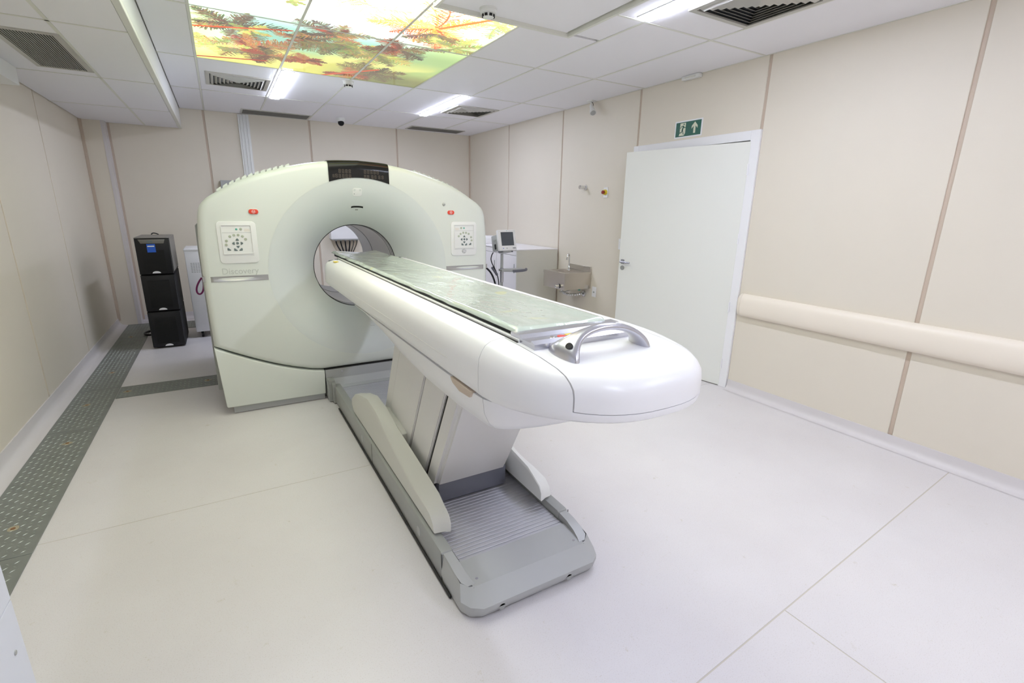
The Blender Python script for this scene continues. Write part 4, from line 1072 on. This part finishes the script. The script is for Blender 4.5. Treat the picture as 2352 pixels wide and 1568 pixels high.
bm = NB(); tube(bm, [(-.90+.07*math.cos(a), 7.25+.12*math.sin(a), .016+.010*(a/9)) for a in np.linspace(0, 12.5, 60)], .009, 8)
mk('cable_coil', bm, 'black', None, loc=(-.90, 7.25, 0.006), label='coiled black cable on the floor behind the power tower', cat='cable')
bm = tb(bez([(-.70, 6.95, 1.222), (-.69, 6.95, 1.25), (-.66, 6.97, 1.235), (-.64, 7.0, 1.222)]), .006, 8)
mk('cable_end', bm, 'black', U)

# white cabinet on castors
W = thing('white_cabinet', (-.2, 7.0, 0), 'narrow white metal cabinet on castors behind the scanner left side', 'cabinet')
wx0, wx1, wy0, wy1 = -.410, .12, 6.82, 7.35
body = mk('body', bx(wx0, wx1, wy0, wy1, .075, 1.045, .006), 'frame', W); mk('lid', bx(wx0-.004, wx1+.004, wy0-.004, wy1, 1.035, 1.062, .008), 'frame', W)
bm = NB()
for i in range(9):
    for j in range(7): box(bm, wx0+.045+.024*i, wx0+.062+.024*i, wy0-.001, wy0+.003, .79+.017*j, .796+.017*j)
mk('vent_holes', bm, 'greyp', body, smooth=0, kind='stuff')
for x, y in ((wx0+.06, wy0+.06), (wx1-.06, wy0+.06), (wx0+.06, wy1-.06), (wx1-.06, wy1-.06)):
    c_ = mk('castor', cy((x-.012, y, .036), .0355, .024, 'x', 18), 'black', W); mk('castor_fork', bx(x-.018, x+.018, y-.012, y+.012, .04, .078), 'greyp', c_)

# ================================================================== LOW WHITE CABINET, right
K = thing('low_cabinet', (3.55, 6.4, 0), 'low white-topped storage cabinet with grey end in the right back corner', 'cabinet')
kx, ky0, ky1 = 3.235, 5.42, 7.6
mk('end_panel', bx(kx, XR-.012, ky0, ky0+.02, 0.0, 1.055), 'cab', K, smooth=0); mk('body', bx(kx+.02, XR-.012, ky0+.02, ky1, .01, 1.04), 'white', K, smooth=0)
mk('worktop', bx(kx-.006, XR-.012, ky0-.004, ky1, 1.055, 1.068, .002, 1), 'cabtop', K)
for k in range(4):
    a = ky0+.022+.54*k; d_ = mk('cabinet_door', bx(kx, kx+.02, a, a+.53, .06, .985, .002, 1), 'cabtop', K); mk('door_pull', bx(kx-.010, kx, a+.035, a+.047, .76, .88, .002, 1), 'greyl', d_)
mk('top_rail', bx(kx, kx+.02, ky0+.022, ky1, .992, 1.05), 'cabtop', K)
pz = thing('small_printer', (3.5, 6.9, 1.068), 'small white device with dark slot on top of the low cabinet', 'device')
mk('casing', bx(3.30, 3.60, 6.5, 6.85, 1.068, 1.17, .012), 'frame', pz); mk('slot', bx(3.298, 3.31, 6.56, 6.80, 1.105, 1.125), 'black', pz)

# ================================================================== VITALS MONITOR on pole
Q = thing('monitor_stand', (2.87, 5.05, 0), 'wheeled pole stand with grey basket handle holding the small monitor', 'stand')
qx, qy = 2.835, 5.10
mk('pole', tb([(qx, qy, .09), (qx, qy, 1.055)], .017, 16), 'greyl', Q)
mk('collar', tb([(qx, qy, .72), (qx, qy, .89)], .020, 16), 'silver', Q)
for k in range(5):
    a = 2*PI*k/5+.3; e_ = (qx+.26*math.cos(a), qy+.26*math.sin(a))
    l_ = mk('leg', tb([(qx, qy, .09), (e_[0], e_[1], .062)], [.02, .014], 10), 'greyl', Q)
    mk('castor', cy((e_[0]-.01, e_[1], .025), .024, .02, 'x', 14), 'black', l_)
hp = [(qx+.0, qy-.02, .88), (qx+.03, qy-.10, .875), (qx+.26, qy-.12, .86), (qx+.30, qy-.05, .865), (qx+.06, qy+.05, .885)]
mk('tray', pr([(qx-.03, qy-.06), (qx+.08, qy-.12), (qx+.26, qy-.10), (qx+.27, qy+.0), (qx+.05, qy+.05), (qx-.03, qy+.03)], 'z', .850, .878, .006), 'greyl', Q)
mk('handle_grip', tb(bez([(qx+.08, qy-.135, .862), (qx+.17, qy-.15, .862), (qx+.28, qy-.13, .862), (qx+.305, qy-.06, .868)]), .016, 12), 'greyd', Q)
Vm = thing('patient_monitor', (2.84, 5.1, 1.09), 'small white patient monitor with dark tilted screen on the pole stand', 'monitor')
def mon(bm):
    c_ = Vector((2.86, 5.10, 1.20)); R_ = Matrix.Rotation(math.radians(6), 3, 'Z') @ Matrix.Rotation(math.radians(-12), 3, 'X') @ Matrix.Rotation(math.radians(0), 3, 'Y')
    for v in bm.verts: v.co = c_ + R_ @ v.co
    return bm
fr_ = mk('front_case', mon(bx(-.125, .125, -.075, -.035, -.118, .122, .010)), 'frame', Vm)
mk('screen', mon(bx(-.088, .088, -.078, -.070, -.060, .095, .002, 1)), 'screen', fr_)
mk('rear_case', mon(bx(-.118, .11, -.035, .09, -.108, .075, .012)), 'greyl', Vm)
mk('side_port', mon(bx(-.121, -.116, .0, .03, -.09, -.03)), 'black', Vm); mk('side_port', mon(bx(-.121, -.116, -.015, .04, .0, .02)), 'greyp', Vm)
mk('indicator', mon(bx(-.004, .004, -.0765, -.074, .108, .113)), 'teal', fr_)
for x, c_ in ((-.07, 'blue'), (-.02, 'btng'), (.07, 'greyd')): mk('button', mon(bx(x-.006, x+.006+(.03 if c_ == 'greyd' else 0), -.0768, -.074, -.094, -.086)), c_, fr_)
mk('mount', mon(bx(-.06, .06, -.05, .05, -.135, -.108, .006)), 'greyl', Vm)
for x in (-.10, .09): mk('foot', mon(cy((x, -.02, -.132), .010, .018)), 'greyd', Vm)
cb = thing('monitor_cables', (2.75, 5.15, .6), 'black monitor cables looping beside the pole stand', 'cable')
mk('cable', tb(bez([(2.74, 5.14, 1.07), (2.68, 5.16, .98), (2.72, 5.16, .90), (2.86, 5.15, .86), (2.83, 5.13, .70), (2.80, 5.13, .35)], 24), .006, 8), 'black', cb)
mk('cable', tb(bez([(2.50, 5.25, .98), (2.62, 5.2, .92), (2.74, 5.17, .88), (2.80, 5.14, .80), (2.795, 5.14, .35)], 24), .011, 8), 'black', cb)
mk('cable_sleeve', tb([(2.74, 5.17, .895), (2.80, 5.15, .80)], .016, 10), 'greyd', cb)

# ================================================================== STEEL SINK
K2 = thing('steel_sink', (3.68, 4.92, .74), 'wall-mounted stainless steel hand sink beside the low cabinet', 'sink')
x0, x1, y0, y1, zb, zt = 3.475, XR-.002, 4.70, 5.15, .632, .835
bm = NB()   # box shell with opening
O = [(x0, y0), (x1, y0), (x1, y1), (x0, y1)]; I = [(x0+.05, y0+.06), (x1-.13, y0+.06), (x1-.13, y1-.06), (x0+.05, y1-.06)]
loft(bm, [[(a, b_, zb) for a, b_ in O], [(a, b_, zt) for a, b_ in O], [(a, b_, zt) for a, b_ in I], [(a+(.02 if a < 3.6 else -.02), b_+(.02 if b_ < 4.9 else -.02), zb+.03) for a, b_ in I]], True, True)
mk('basin', bm, 'steel', K2, smooth=0)
mk('rim', merge(bx(x0-.004, x1, y0-.004, y0, zt-.03, zt+.002), bx(x0-.004, x0, y0, y1, zt-.03, zt+.002)), 'steel', K2, smooth=0)
mk('splashback', bx(x1-.012, x1, y0, y1, zt, zt+.062, .002, 1), 'steel', K2)
f_ = mk('tap', lathe((3.735, 4.97, zt), [(0, 0), (.024, 0), (.022, .008), (.013, .014), (.013, .05), (.009, .055), (0, .055)], 16), 'chrome', K2)
mk('tap_spout', tb(bez([(3.735, 4.97, zt+.05), (3.735, 4.97, zt+.19), (3.73, 4.96, zt+.235), (3.68, 4.94, zt+.22), (3.675, 4.935, zt+.15)], 18), .008, 10), 'chrome', f_); mk('aerator', tb([(3.675, 4.935, zt+.165), (3.674, 4.934, zt+.135)], .012, 12), 'chrome', f_)
kn = mk('push_valve', lathe((x0, 4.81, .672), [(0, 0), (.024, 0), (.024, -.010), (.018, -.012), (.018, -.055), (.012, -.06), (0, -.06)], 18, 'x'), 'chrome', K2)
mk('valve_collar', lathe((x0-.002, 4.81, .672), [(0, 0), (.027, 0), (.027, -.006), (0, -.006)], 18, 'x'), 'black', kn)
P = bez([(3.60, 4.93, .63), (3.60, 4.93, .53), (3.72, 4.84, .53), (3.84, 4.82, .55)], 40)
mk('drain_hose', tb(P, [.017+.0035*math.sin(i*1.9) for i in range(41)], 12), 'chrome', K2)
mk('wall_flange', lathe((XR, 4.82, .55), [(0, 0), (.042, 0), (.036, -.02), (.02, -.03), (0, -.03)], 20, 'x'), 'chrome', K2)
mk('supply_hose', tb(bez([(3.50, 4.83, .60), (3.56, 4.80, .585), (3.70, 4.78, .64)], 12), .006, 8), 'greyp', K2); mk('trap_fitting', cy((3.78, 4.80, .60), .016, .035), 'teal', K2)

# ================================================================== NEAR WHITE CABINET, bottom left
N_ = thing('near_cabinet', (-.75, .6, 0), 'white laminate cabinet at the bottom left edge with one screw', 'cabinet')
mk('lower_panel', bx(-1.0, -.5, .0, 1.318, .0, .719, .0015, 1), 'bluewhite', N_); mk('upper_panel', bx(-1.0, -.5, .0, 1.318, .7215, 2.0, .0015, 1), 'bluewhite', N_)
mk('screw', lathe((-.5, 1.27, .617), [(0, 0), (.006, 0), (.005, .002), (0, .002)], 12, 'x'), 'greyp', N_)
